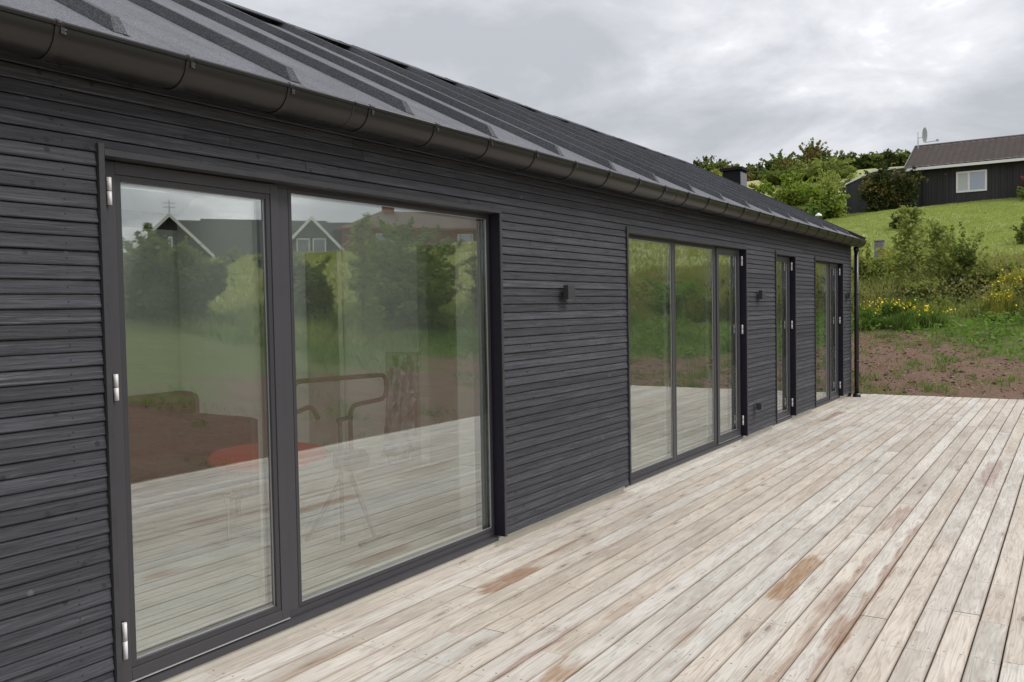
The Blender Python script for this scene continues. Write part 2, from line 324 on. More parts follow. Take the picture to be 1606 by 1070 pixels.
# ------------------------------------------------------------------ mesh kit
def link(o, parent=None):
    COL.objects.link(o)
    if parent is not None: o.parent = parent
    return o
def tag(o, label=None, cat=None, group=None, kind=None):
    for k, v in (('label', label), ('category', cat), ('group', group), ('kind', kind)):
        if v: o[k] = v
    return o
def pinv(o):
    if o.parent is not None and o.parent.type == 'EMPTY': o.matrix_parent_inverse = Matrix.Translation(-o.parent.location)
    return o
def empty(name, loc=(0, 0, 0), rz=0.):
    o = bpy.data.objects.new(name, None); o.location = loc; o.rotation_euler = (0, 0, rz); o.empty_display_size = .500
    return link(o)
class MB:
    def __init__(s): s.v = []; s.f = []; s.mi = []; s.sm = []; s.cur = 0; s.smooth = False
    def add(s, vs, fs):
        k = len(s.v); s.v += [tuple(a) for a in vs]
        for f in fs: s.f.append(tuple(i+k for i in f)); s.mi.append(s.cur); s.sm.append(s.smooth)
        return s
    def box(s, x0, x1, y0, y1, z0, z1):
        return s.add([(x0, y0, z0), (x1, y0, z0), (x1, y1, z0), (x0, y1, z0), (x0, y0, z1), (x1, y0, z1), (x1, y1, z1), (x0, y1, z1)],
                     [(3, 2, 1, 0), (4, 5, 6, 7), (0, 1, 5, 4), (1, 2, 6, 5), (2, 3, 7, 6), (3, 0, 4, 7)])
    def prism_x(s, prof, x0, x1):
        """profile [(y,z)...] counter-clockwise seen from +x, extruded along x"""
        n = len(prof); vs = [(x0, y, z) for y, z in prof]+[(x1, y, z) for y, z in prof]
        fs = [(i, (i+1) % n, n+(i+1) % n, n+i) for i in range(n)]+[tuple(range(n-1, -1, -1)), tuple(range(n, 2*n))]
        return s.add(vs, [tuple(reversed(f)) for f in fs] if s._area(prof) < 0 else fs)
    @staticmethod
    def _area(p): return sum(p[i][0]*p[(i+1) % len(p)][1]-p[(i+1) % len(p)][0]*p[i][1] for i in range(len(p)))
    def tube(s, pts, rad, seg=10, caps=True):
        pts = [Vector(p) for p in pts]; n = len(pts); rad = [rad]*n if isinstance(rad, (int, float)) else rad
        k = len(s.v); up = Vector((0, 0, 1)); prev = None
        for i, p in enumerate(pts):
            t = (pts[min(i+1, n-1)]-pts[max(i-1, 0)]).normalized()
            if prev is None: a = t.cross(up if abs(t.z) < .95 else Vector((1, 0, 0))).normalized()
            else: a = (prev-t*prev.dot(t)).normalized()
            prev = a; b = t.cross(a)
            for j in range(seg):
                q = 2*math.pi*j/seg; s.v.append(tuple(p+(a*math.cos(q)+b*math.sin(q))*rad[i]))
        for i in range(n-1):
            for j in range(seg):
                s.f.append((k+i*seg+j, k+i*seg+(j+1) % seg, k+(i+1)*seg+(j+1) % seg, k+(i+1)*seg+j)); s.mi.append(s.cur); s.sm.append(True)
        if caps:
            s.f.append(tuple(k+j for j in range(seg-1, -1, -1))); s.f.append(tuple(k+(n-1)*seg+j for j in range(seg))); s.mi += [s.cur]*2; s.sm += [False]*2
        return s
    def lathe(s, prof, cx, cy, seg=24):
        """profile [(r,z)]"""
        k = len(s.v)
        for r, z in prof:
            for j in range(seg): q = 2*math.pi*j/seg; s.v.append((cx+r*math.cos(q), cy+r*math.sin(q), z))
        for i in range(len(prof)-1):
            for j in range(seg): s.f.append((k+i*seg+j, k+i*seg+(j+1) % seg, k+(i+1)*seg+(j+1) % seg, k+(i+1)*seg+j)); s.mi.append(s.cur); s.sm.append(True)
        return s
    def build(s, name, mats, parent=None, bevel=0.):
        me = bpy.data.meshes.new(name); me.from_pydata(s.v, [], s.f); mats = mats if isinstance(mats, (list, tuple)) else [mats]
        for m in mats: me.materials.append(m)
        me.polygons.foreach_set('material_index', s.mi); me.polygons.foreach_set('use_smooth', s.sm); me.update()
        o = bpy.data.objects.new(name, me)
        if bevel:
            b = o.modifiers.new('bevel', 'BEVEL'); b.width = bevel; b.segments = 2; b.limit_method = 'ANGLE'
        return link(o, parent)
def np_mesh(name, V, Fq, mat, parent=None, smooth=False):
    """V (n,3), Fq (m,k) index array"""
    me = bpy.data.meshes.new(name); m, k = Fq.shape
    me.vertices.add(len(V)); me.vertices.foreach_set('co', np.ascontiguousarray(V, dtype=np.float32).ravel())
    me.loops.add(m*k); me.loops.foreach_set('vertex_index', np.ascontiguousarray(Fq, dtype=np.int32).ravel())
    me.polygons.add(m); me.polygons.foreach_set('loop_start', np.arange(0, m*k, k, dtype=np.int32)); me.polygons.foreach_set('loop_total', np.full(m, k, dtype=np.int32))
    if smooth: me.polygons.foreach_set('use_smooth', np.ones(m, dtype=bool))
    me.update(calc_edges=True); me.materials.append(mat)
    return link(bpy.data.objects.new(name, me), parent)

# ------------------------------------------------------------------ terrain
def sstep(v, a, b): t = np.clip((v-a)/(b-a), 0, 1); return t*t*(3-2*t)
def wob(x, y, s, ph=0.): return (np.sin(x*s+1.3+ph)*np.cos(y*s*1.17+.4+ph)+.6*np.sin(x*s*2.3+y*s*1.7+2.1+ph)+.35*np.cos(x*s*4.1-y*s*3.7+ph))/1.95
def height(x, y):
    x = np.asarray(x, float); y = np.asarray(y, float)
    s = np.maximum(x-15.5, 0); t = np.maximum(-4-y, 0); r = np.sqrt(s*s+t*t); w = s*s/(r*r+1e-6)
    f = np.interp(r, [0, .4, 2.5, 4.4, 6, 10, 14, 28.5, 34, 40, 59.5, 70, 120, 400, 3000], [-.25, -.15, .2, .45, .78, 1.42, 2.25, 5.45, 6.33, 6.75, 12.2, 13.0, 15, 18, 25])
    g = np.interp(r, [0, .4, 3, 8, 16, 30, 41, 60, 120, 400, 3000], [-.30, -.2, .2, 1.0, 2.0, 3.1, 4.1, 4.9, 6, 8, 12])
    f2 = np.minimum(f, 6.8+.012*r); k = sstep(y, -14, 2); f = f*k+f2*(1-k)
    h = w*f+(1-w)*g
    h = np.where(r < 1e-6, -.25, h)
    h = h-.035*np.maximum(y-3, 0)*sstep(s, 4, 30)*(1-sstep(s, 38, 60))
    amp = sstep(r, .3, 5)
    return h+amp*(.05*wob(x, y, 1.1)+.025*wob(x, y, 3.3, 2.)+.18*wob(x, y, .21, 1.)*sstep(r, 10, 30))
def axis_pts(segs):
    out = []
    for a, b, st in segs: out += list(np.arange(a, b, st))
    return np.array(out+[segs[-1][1]])
gx = axis_pts([(-3000, -400, 650), (-400, -60, 40), (-60, -6, 4), (-6, 5, 1.), (5, 28, .2), (28, 56, .4), (56, 100, 1.5), (100, 400, 30), (400, 3000, 650)])
gy = axis_pts([(-3000, -300, 675), (-300, -60, 24), (-60, -16, .9), (-16, 6, .2), (6, 12, .5), (12, 40, 1.5), (40, 400, 30), (400, 3000, 650)])
GX, GY = np.meshgrid(gx, gy, indexing='ij'); GZ = height(GX, GY)
rr2 = np.sqrt(np.maximum(GX-15.5, 0)**2+np.maximum(-4-GY, 0)**2)
fine_n = rng.normal(0, 1, GX.shape)*.016*((rr2 > .3) & (rr2 < 9)); GZ = GZ+fine_n
GV = np.stack([GX, GY, GZ], -1).reshape(-1, 3); nx, ny = GX.shape; ii = np.arange(nx*ny).reshape(nx, ny)
GF = np.stack([ii[:-1, :-1], ii[1:, :-1], ii[1:, 1:], ii[:-1, 1:]], -1).reshape(-1, 4)
tag(np_mesh('hillside', GV, GF, MAT['ground'], smooth=True), kind='structure')

# ------------------------------------------------------------------ deck
deck = tag(empty('deck', (7, -2, -.07)), 'pale weathered timber deck running along the dark house', kind='structure')
DZ = -.07; PITCHD = .1262
def local(o): o.matrix_parent_inverse = Matrix.Translation(-o.parent.location); return o
fixed = {1: [7.18], 2: [3.87, 9.1], 6: [3.4], 9: [3.31, 8.6], 13: [8.3], 14: [6.93, 12.4], 16: [7.18], 18: [4.49, 10.1], 4: [4.99, 11.0], 3: [4.05], 17: [3.0, 8.9], 19: [6.2, 11.6]}
k = 0; ytop = .0585
while ytop-(k+1)*PITCHD > -4.1:
    y1 = ytop-k*PITCHD; y0 = y1-PITCHD+.0064
    cuts = list(fixed.get(k, []))
    if not cuts:
        c = random.uniform(1.2, 4.8)
        while c < 14.6: cuts.append(c); c += random.choice((3.6, 4.2, 4.8, 5.4))
    elif cuts[-1]+4.8 < 14.2: cuts.append(cuts[-1]+random.choice((4.2, 4.8)))
    xs = [-3.]+sorted(cuts)+[15.5+random.uniform(-.012, .012)]
    for a, b in zip(xs[:-1], xs[1:]):
        mb = MB(); dz = random.uniform(-.0015, .0015); dy = random.uniform(-.0012, .0012); c = .003
        z1 = DZ+dz; z0 = DZ-.028; A, B = y0+dy, y1+dy
        mb.prism_x([(A, z0), (B, z0), (B, z1-c), (B-c, z1), (A+c, z1), (A, z1-c)], a+.0015, b-.0015)
        local(mb.build('deck_board', MAT['deck'], deck))
    k += 1
yend = ytop-k*PITCHD
for i in range(32):
    x = -2.9+i*.6
    if x < 15.3:
        mb = MB(); mb.box(x, x+.045, yend+.02, .05, -.245, -.0985); local(mb.build('deck_joist', MAT['bark'], deck))

# ------------------------------------------------------------------ the house
H = tag(empty('summer_house', (8, 0, 0)), 'long low black clad summer house with glass doors opening to the deck', 'house')
def hp(mb, name, mats, parent=None, bevel=0.):
    o = mb.build(name, mats, parent or H, bevel)
    return pinv(o)
XE = 15.02; XW = -1.2
OPEN = [(1.931, 4.676), (6.533, 9.615), (10.731, 11.631), (12.636, 14.375)]
TH = 2.11
def board(x0, x1, z0, top_out, bot_out, hgt=.0508):
    mb = MB(); yb = .045
    mb.prism_x([(yb, z0), (-bot_out+.022, z0), (-bot_out+.020, z0+.004), (-top_out+.022, z0+hgt-.003), (-top_out+.025, z0+hgt), (yb, z0+hgt)], x0, x1)
    return hp(mb, 'cladding_board', MAT['clad'])
row = 0; RP = .05378
while row*RP < 2.44:
    z = row*RP; hi = row % 2 == 0
    if z < TH-.02:
        segs = []; x = .55
        for a, b in OPEN: segs.append((x, a-.004)); x = b+.004
        segs.append((x, XE))
        if z+RP > TH: pass
    else:
        c = [.55]; q = random.uniform(2.5, 4.5)
        while q < 13.4: c.append(q); q += random.choice((3.9, 4.5, 5.1))
        c.append(XE); segs = [(c[i]+(.001 if i else 0), c[i+1]-.001) for i in range(len(c)-1)]
    if TH-.02 > z > TH-RP-.02: pass
    for a, b in segs:
        h_ = .0508
        board(a, b, z, .0065+random.uniform(-.0006, .0006), .0125 if hi else .0098, h_)
    row += 1
NROW = row
# backing wall behind the boards, with the openings left free
mb = MB(); xx = XW
for a, b in OPEN: mb.box(xx, a, .046, .36, -.02, 2.62 if False else 2.11); xx = b
mb.box(xx, XE-.03, .046, .36, -.02, 2.11); mb.box(XW, XE-.03, .0465, .3595, 2.11, 2.50)
hp(mb, 'front_wall', [MAT['plaster']])
mb = MB(); mb.box(XW, XE-.03, .062, .40, -.40, -.0215); hp(mb, 'plinth', MAT['conc'])
# gable walls and rear wall
mb = MB(); mb.prism_x([(.02, -.2), (5.98, -.2), (5.98, 2.46), (3.0, 3.92), (.02, 2.46)], XE-.028, XE-.002)
hp(mb, 'gable_wall', MAT['nwall2'])
mb = MB(); mb.prism_x([(.02, 2.3), (5.98, 2.3), (5.98, 2.46), (3.0, 3.92), (.02, 2.46)], XW-.03, XW-.002)
mb.box(XW-.03, XW-.002, .02, .45, -.2, 2.3); mb.box(XW-.03, XW-.002, 3.5, 5.98, -.2, 2.3); mb.box(XW-.03, XW-.002, .45, 3.5, -.2, .0)  # wide gap in this unseen gable, added to let daylight into the room
hp(mb, 'gable_wall', MAT['nwall2'])
mb = MB(); mb.box(XW, XE, 5.7, 6., -.2, .9); mb.box(XW, XE, 5.7, 6., 2.1, 2.45)
for a, b in ((XW, XE),): mb.box(a, b, 5.7, 6., .9, 2.1)
hp(mb, 'rear_wall', [MAT['plaster']])
# room
mb = MB(); mb.box(XW+.01, XE-.04, .12, 5.69, -.03, -.004); hp(mb, 'interior_floor', MAT['floorw'])
mb = MB(); mb.box(10.16, XE-.04, .37, 5.69, 2.36, 2.40); hp(mb, 'interior_ceiling', MAT['ceil'])
mb = MB()
mb.box(6.53, XE-.05, 3.6, 3.72, -.003, 2.36)
CW = ((.36, 1.48), (2.10, 3.13), (3.58, 5.69))       # solid stretches of the cross wall
for a, b in CW: mb.box(6.40, 6.52, a, b, -.003, 2.36)
for a, b in ((1.48, 2.10), (3.13, 3.58)): mb.box(6.401, 6.519, a, b, 2.08, 2.36)
mb.prism_x([(.37, 2.361), (5.69, 2.361), (5.69, 2.62), (3.0, 3.95), (.37, 2.61)], 6.41, 6.51)
for x in (10.15, 12.1): mb.box(x, x+.1, .36, 3.6, -.003, 2.36)
mb.prism_x([(.37, 2.3), (5.7, 2.3), (5.7, 2.62), (3.0, 3.95), (.37, 2.60)], 10.16, 10.24); hp(mb, 'interior_wall', MAT['plaster'])
mb = MB()
for a, b in ((1.48, 2.10), (3.13, 3.58)):
    mb.box(6.385, 6.3995, a-.06, a, -.003, 2.14); mb.box(6.385, 6.3995, b, b+.06, -.003, 2.14); mb.box(6.385, 6.3995, a, b, 2.08, 2.14)
mb.box(XW, 6.38, 5.688, 5.6995, -.003, .08)
hp(mb, 'door_architrave', MAT['white'])

# doors and windows -----------------------------------------------
YF = .083
def ring(mb, x0, x1, z0, z1, y0, y1, wl, wr, wb, wt):
    mb.box(x0, x0+wl, y0, y1, z0, z1); mb.box(x1-wr, x1, y0, y1, z0, z1)
    mb.box(x0+wl, x1-wr, y0, y1, z0, z0+wb); mb.box(x0+wl, x1-wr, y0, y1, z1-wt, z1)
def pane(x0, x1, z0, z1, par, y=.090):
    mb = MB(); mb.box(x0-.006, x1+.006, y, y+.024, z0-.006, z1+.006); hp(mb, 'pane', MAT['glass'], par)
    mb = MB(); ring(mb, x0, x1, z0, z1, y-.004, y-.0005, .004, .004, .004, .003); hp(mb, 'gasket', MAT['spacer'], par)
    mb = MB(); ring(mb, x0+.004, x1-.004, z0+.004, z1-.003, y+.0255, y+.034, .011, .011, .011, .008); hp(mb, 'spacer_bar', MAT['spacer'], par)
    mb = MB(); ring(mb, x0-.02, x1+.02, z0-.02, z1+.02, y+.035, y+.075, .026, .026, .026, .024); hp(mb, 'inner_frame', MAT['white'], par)
def sash(x0, x1, z0, z1, w, par, wb=None):
    wb = wb or w; y0, y1 = YF-.014, YF+.05
    mb = MB(); ring(mb, x0, x1, z0, z1, y0, y1, w-.026, w-.026, wb-.026, w-.026); o = hp(mb, 'sash', MAT['frame'], par, .0022)
    mb = MB(); ring(mb, x0+w-.0245, x1-w+.0245, z0+wb-.0245, z1-w+.0245, y0+.004, .0895, .0245, .0245, .0245, .0245); hp(mb, 'glazing_bead', MAT['bead'], par, .0015)
    pane(x0+w, x1-w, z0+wb, z1-w, par)
def fixed_light(x0, x1, z0, z1, par, w=.02):
    mb = MB(); ring(mb, x0, x1, z0, z1, YF-.0035, .0895, w, w, w, w); hp(mb, 'glazing_bead', MAT['bead'], par, .0015)
    pane(x0+w, x1-w, z0+w, z1-w, par)
def hinge(x, z0, z1, par, y=.046):
    n = hp(MB().tube([(x, y, z0), (x, y, (z0+z1)/2-.0015)], .0095, 12), 'hinge', MAT['alu'], par)
    hp(MB().tube([(x, y, (z0+z1)/2+.0015), (x, y, z1)], .0095, 12), 'hinge_knuckle', MAT['alu'], par)
    hp(MB().box(x-.012, x+.012, y+.006, YF-.0145, z0, z1), 'hinge_leaf', MAT['bracket'], par)
def unit(k, mull, items, hx):
    X0, X1 = OPEN[k]; c = .024
    fr = MB(); y0, y1 = YF, YF+.07; a, b = X0+c, X1-c
    ring(fr, a, b, -.004, TH-c, y0, y1, .034, .016, .034, .02)
    for m0, m1 in mull: fr.box(m0, m1, y0-.002, y1, .030, TH-c-.02)
    U = hp(fr, 'glass_door_unit', MAT['frame'], None, .0015)
    # lining boards round the opening
    hp(MB().box(X0, X0+c, -.002, .155, -.004, TH+.021), 'casing_board', MAT['casing'], U, .001)
    hp(MB().box(X1-c, X1, -.002, .155, -.004, TH-c-.0005), 'casing_board', MAT['casing'], U, .001)
    hp(MB().box(X0+c, X1, -.003, .155, TH-c, TH), 'casing_board', MAT['casing'], U, .001)
    hp(MB().box(X1-c-.0025, X1-c-.0003, .004, YF-.0005, .0, TH-c-.001), 'jamb_shade', MAT['reveal_shade'], U)  # near-black sheet stands for the shade inside the far jamb
    # sill flashing, in two lengths
    hp(MB().prism_x([(.0525, -.034), (.0825, -.034), (.0825, -.0045), (.0525, -.007)], a, b), 'sill_flashing', MAT['frame'], U)
    for it in items:
        if it[0] == 's':
            sash(it[1], it[2], .010, TH-c-.006, .074, U); hp(MB().box(it[1], it[2], YF-.017, YF-.0005, .003, .0085), 'threshold_strip', MAT['spacer'], U)
        else: fixed_light(it[1], it[2], .034, TH-c-.015, U)
    for z0, z1 in ((.118, .262 if k == 0 else .225), (1.144, 1.247), (1.906, 2.012)): hinge(hx, z0, z1, U)
    # inner white reveal
    mb = MB(); mb.box(X0+.001, X0+.012, .156, .37, 0, TH-.001); mb.box(X1-.012, X1-.001, .156, .37, 0, TH-.001); mb.box(X0+.012, X1-.012, .156, .37, TH-.012, TH-.001)
    hp(mb, 'inner_reveal', MAT['white'], U)
    return U
unit(0, [(2.880, 2.944)], [('s', 1.992, 2.874), ('f', 2.945, 4.640)], 1.999)
unit(1, [(7.668, 7.718), (8.775, 8.832)], [('f', 6.575, 7.667), ('f', 7.719, 8.774), ('s', 8.836, 9.568)], 9.577)
unit(2, [], [('s', 10.772, 11.584)], 11.594)
unit(3, [(13.672, 13.778)], [('f', 12.68, 13.671), ('s', 13.782, 14.328)], 14.338)
# the lower left door carries a lift-off hinge of another make
# roof --------------------------------------------------------------
RA = math.atan2(4.086-2.5, 3.12); ca, sa = math.cos(RA), math.sin(RA); RL = 3.12/ca; RX0, RX1 = -1.5, 15.3
def rp(x, s, n=0.): return (x, -.12+s*ca-n*sa, 2.5+s*sa+n*ca)
def slope_box(mb, x0, x1, s0, s1, n0, n1):
    P = [rp(x, s, n) for n in (n0, n1) for (x, s) in ((x0, s0), (x1, s0), (x1, s1), (x0, s1))]
    return mb.add(P, [(3, 2, 1, 0), (4, 5, 6, 7), (0, 1, 5, 4), (1, 2, 6, 5), (2, 3, 7, 6), (3, 0, 4, 7)])
mb = MB(); slope_box(mb, RX0, RX1, .0, RL-.02, -.06, -.004)
zr_ = lambda y: 4.086-.5085*(y-3.)
def rear(mb, x0, x1, ya, yb_, d0=.06, d1=.004): mb.prism_x([(ya, zr_(ya)-d0), (ya, zr_(ya)-d1), (yb_, zr_(yb_)-d1), (yb_, zr_(yb_)-d0)], x0, x1)
HOLE = (.4, 6.15, 3.3, 5.35)  # cut out for the added roof lights
rear(mb, RX0, RX1, 3.01, HOLE[2]); rear(mb, RX0, RX1, HOLE[3], 6.12); rear(mb, RX0, HOLE[0], HOLE[2], HOLE[3]); rear(mb, HOLE[1], RX1, HOLE[2], HOLE[3])
ROOF = hp(mb, 'roof', MAT['feltd'])
BX = [-.62, .24, 1.14, 2.04, 2.93, 3.77, 4.6]+[4.6+.85*i for i in range(1, 13)]
xs = [RX0]+[b for b in BX if b < RX1-.3]+[RX1]
for i in range(len(xs)-1):
    mb = MB(); j = .0015*(i % 2); slope_box(mb, xs[i]+.0005, xs[i+1]-.0005, -.008, RL-.06, -.0035+j, .0015+j); hp(mb, 'felt_sheet', MAT['felt'], ROOF)
for b in xs[1:-1]:
    h0, wd, tp = .052, .036, .020
    P = []
    for s_, hh in ((.12, .006), (.20, h0), (RL-.05, h0)):
        P += [rp(b-wd, s_, .004), rp(b-tp, s_, hh+.001), rp(b+tp, s_, hh+.001), rp(b+wd, s_, .004)]
    mb = MB(); fs = [(0, 1, 2, 3)[::-1]]
    for q in (0, 4): fs += [(q, q+1, q+5, q+4), (q+1, q+2, q+6, q+5), (q+2, q+3, q+7, q+6), (q+3, q, q+4, q+7)]
    fs += [(8, 9, 10, 11)]
    mb.add(P, fs); hp(mb, 'roof_batten', MAT['feltd'], ROOF)
for i in range(5):     # roof lights added on the unseen rear slope to brighten the living room
    a_ = .4+i*1.15; mb = MB(); rear(mb, a_, a_+.05, 3.3, 5.35, .058, -.03); rear(mb, a_+1.1, a_+1.15, 3.3, 5.35, .058, -.03); w_ = hp(mb, 'added_roof_light', MAT['frame'], ROOF)
    mb = MB(); rear(mb, a_+.05, a_+1.1, 3.3, 5.35, .02, .0); hp(mb, 'pane', MAT['clear'], w_)
mb = MB(); mb.prism_x([(.37, 2.62), (.37, 2.67), (2.99, 4.005), (3.01, 4.005), (3.3, 3.86), (3.3, 3.81), (3.0, 3.955)], XW, 10.15)
mb.prism_x([(5.35, 2.82), (5.35, 2.87), (5.7, 2.69), (5.7, 2.64)], XW, 10.15); hp(mb, 'vaulted_lining', MAT['ceil'])  # white vault put in to bounce the roof light down into the room
x = RX0; i = 0
while x < RX1:
    x2 = min(x+1.0, RX1+.02); e_ = .004 if i % 2 else .009; mb = MB()
    slope_box(mb, x, x2+.06, RL-.24, RL-.012, .043, .043+e_)
    mb.prism_x([(2.99, 4.125+e_), (3.01, 4.125+e_), (3.2, 4.03), (3.2, 4.02), (3.0, 4.12)], x, x2+.06)
    hp(mb, 'ridge_cap', MAT['feltd'], ROOF); x = x2+.001; i += 1
    if x2 >= RX1: break
mb = MB(); slope_box(mb, RX1-.02, RX1+.012, -.02, RL-.02, -.12, .052); hp(mb, 'verge_board', MAT['gutter'], ROOF)
mb = MB(); mb.box(RX0, XE+.01, -.016, .0, 2.43, 2.50); hp(mb, 'fascia', MAT['casing'], ROOF)
mb = MB(); slope_box(mb, RX0, RX1-.02, -.035, .10, -.0038, -.0036+.0005); hp(mb, 'drip_flashing', MAT['gutter'], ROOF)
# gutter ------------------------------------------------------------
GYc, GZc, GR = -.118, 2.461, .098
def gutter_seg(x0, x1, r_out, r_in, name, mat, parent, a0=180, a1=360, lip=True, n=22):
    mb = MB(); mb.smooth = True; P = []
    for (r_) in (r_out, r_in):
        for i in range(n+1):
            q = math.radians(a0+(a1-a0)*i/n); P.append((GYc+r_*math.cos(q), GZc+r_*math.sin(q)))
    m = n+1; vs = [(x0, y, z) for y, z in P]+[(x1, y, z) for y, z in P]; fs = []
    for i in range(n):
        fs += [(i, i+1, 2*m+i+1, 2*m+i)[::-1], (m+i, m+i+1, 3*m+i+1, 3*m+i)]
    mb.add(vs, fs); mb.smooth = False
    fs = [(i, i+1, m+i+1, m+i) for i in range(n)]; fs = fs+[tuple(v+2*m for v in f)[::-1] for f in fs]
    k0 = 0; mb.add(vs, fs+[(0, m, 3*m, 2*m), (n, 2*m+n, 3*m+n, m+n)])
    if lip: mb.tube([(x0, GYc-GR-.003, GZc+.004), (x1, GYc-GR-.003, GZc+.004)], .0095, 10)
    return hp(mb, name, mat, parent)
GUT = gutter_seg(RX0, 15.03, GR, GR-.002, 'gutter', MAT['gutter'], None)
mb = MB(); n = 16; P = [(15.031, GYc+GR*1.01*math.cos(math.radians(180+180*i/n)), GZc+GR*1.01*math.sin(math.radians(180+180*i/n))) for i in range(n+1)]
P2 = [(15.036, y, z) for _, y, z in P]; mb.add(P+P2, [tuple(range(n+1)), tuple(range(2*n+1, n, -1))]+[(i, n+1+i, n+2+i, i+1) for i in range(n)]); hp(mb, 'end_cap', MAT['gutter'], GUT)
bx = 1.67-.515*6
while bx < 15.0:
    gutter_seg(bx-.014, bx+.014, GR+.0045, GR+.0008, 'gutter_bracket', MAT['bracket'], GUT, 178, 300, False)
    mb = MB(); mb.tube([(bx-.014, GYc-GR-.003, GZc+.004), (bx+.016, GYc-GR-.003, GZc+.004)], .0125, 10)
    mb.box(bx+.003, bx+.016, GYc-GR-.0085, GYc-GR+.001, GZc-.030, GZc-.004)
    hp(mb, 'bracket_clip', MAT['bracket'], GUT)
    mb = MB(); mb.tube([(bx+.022, GYc-GR-.004, GZc-.012), (bx+.022, GYc-GR+.002, GZc-.012)], .004, 8); mb.tube([(bx+.022, GYc-GR-.002, GZc-.024), (bx+.022, GYc-GR+.004, GZc-.024)], .004, 8)
    hp(mb, 'rivet_pair', MAT['rivet'], GUT); bx += .515
for jx in (3.10, 7.1, 11.1):
    gutter_seg(jx-.006, jx+.006, GR+.0015, GR+.0003, 'gutter_joint', MAT['bracket'], GUT, 180, 345)
PX, PY = 14.975, -.075
mb = MB(); mb.tube([(PX, PY, GZc-GR+.012), (PX, PY, 2.31)], .043, 18); mb.tube([(PX, PY, 2.32), (PX, PY, -.055)], .036, 18)
DP = hp(mb, 'downpipe', MAT['gutter']); 
hp(MB().lathe([(.042, -.01), (.048, -.012), (.066, -.06), (.066, -.068)], PX, PY, 18), 'downpipe_shoe', MAT['gutter'], DP)
for z in (.5, 1.6): hp(MB().lathe([(.0365, z), (.040, z), (.040, z+.03), (.0365, z+.03)], PX, PY, 18), 'pipe_clip', MAT['bracket'], DP)
# wall fittings
def lamp(x, z, s=.105, d=.042):
    mb = MB(); mb.box(x, x+s, -d-.012, -.012, z, z+s); L_ = hp(mb, 'wall_lamp', MAT['casing'], None, .004)
    hp(MB().box(x+.012, x+s-.012, -d-.002, -.022, z-.004, z-.0005), 'lamp_diffuser', MAT['curtain'], L_)
lamp(5.44, 1.532); lamp(10.0, 1.53); lamp(14.60, 1.53)
mb = MB(); mb.box(9.86, 9.935, -.065, -.012, .262, .34); so_ = hp(mb, 'outdoor_socket', MAT['casing'], None, .006)
hp(MB().box(9.866, 9.929, -.074, -.0655, .268, .334), 'socket_lid', MAT['gutter'], so_, .003)
# rear wing that carries the flue box, behind the gable
mb = MB(); mb.box(15.03, 19.2, 2.3, 6., -.3, 2.95); RW = hp(mb, 'rear_wing', MAT['nwall2'])
mb = MB(); mb.box(15.31, 19.4, 2.1, 6.2, 2.951, 3.07); hp(mb, 'wing_roof', MAT['feltd'], RW)
mb = MB(); cxh, cyh = 17.05, 2.52; mb.box(cxh, cxh+.36, cyh, cyh+.36, 3.071, 4.14); CHM = hp(mb, 'chimney', MAT['chim'], None, .004)
hp(MB().box(cxh-.05, cxh+.41, cyh-.05, cyh+.41, 4.141, 4.20), 'chimney_cap', MAT['chim'], CHM, .004)
hp(MB().box(cxh-.004, cxh+.364, cyh-.012, cyh-.0005, 3.2, 4.1), 'chimney_lit_side', MAT['steel'], CHM)  # paler sheet paints in the side that catches the sky light

# ------------------------------------------------------------------ things in the room
def place(mb, name, mat, par=None, bevel=0.): 
    o = mb.build(name, mat, par, bevel)
    return pinv(o)
sf = tag(empty('sofa', (3.2, 2.75, 0)), 'dark charcoal sofa with a high back, seen through the left glass door', 'sofa')
place(MB().box(1.9, 4.42, 2.70, 2.95, .12, .87), 'backrest', MAT['sofa'], sf, .07)
place(MB().box(1.9, 4.11, 1.93, 2.69, .12, .44), 'seat', MAT['sofa'], sf, .05)
place(MB().box(4.12, 4.36, 1.93, 2.69, .12, .71), 'armrest', MAT['sofa'], sf, .06)
place(MB().box(1.7, 1.89, 1.75, 2.69, .12, .62), 'armrest', MAT['sofa'], sf, .06)
for x, y in ((1.95, 1.85), (4.2, 2.05), (1.95, 2.85), (4.3, 2.85)): place(MB().tube([(x, y, -.004), (x, y, .13)], .02, 10), 'leg', MAT['pad'], sf)
pf = tag(empty('stool', (4.02, 1.5, 0)), 'round stool with a flat bright red cushion beside the dark sofa indoors', 'stool')
place(MB().lathe([(.0, .455), (.33, .455), (.385, .475), (.395, .505), (.37, .54), (.30, .555), (.0, .56)], 4.02, 1.5, 36), 'cushion', MAT['red'], pf)
place(MB().tube([(4.02, 1.5, .014), (4.02, 1.5, .455)], .022, 12), 'post', MAT['steel'], pf)
place(MB().lathe([(.0, .0), (.21, .0), (.21, .008), (.03, .02), (0, .02)], 4.02, 1.5, 28), 'base', MAT['steel'], pf)
tb = tag(empty('coffee_table', (3.2, 1.75, 0)), 'low table on a square grey sled frame in front of the sofa', 'table')
X0, X1, Y0, Y1 = 2.75, 3.58, 1.39, 2.15
place(MB().box(X0-.03, X1+.03, Y0-.03, Y1+.03, .331, .352), 'table_top', MAT['glass'], tb)
for y in (Y0, Y1): place(MB().tube([(X0, y, .33), (X0, y, .012), (X1, y, .012), (X1, y, .33)], .012, 8), 'sled_leg', MAT['steel'], tb)
place(MB().tube([(X1, Y0+.012, .012), (X1, Y1-.012, .012)], .010, 8), 'rail', MAT['steel'], tb)
ex = tag(empty('tube_frame', (3.95, .8, 0)), 'dark tubular stand with looped handlebars and small black saddle behind the big window', 'exercise stand')
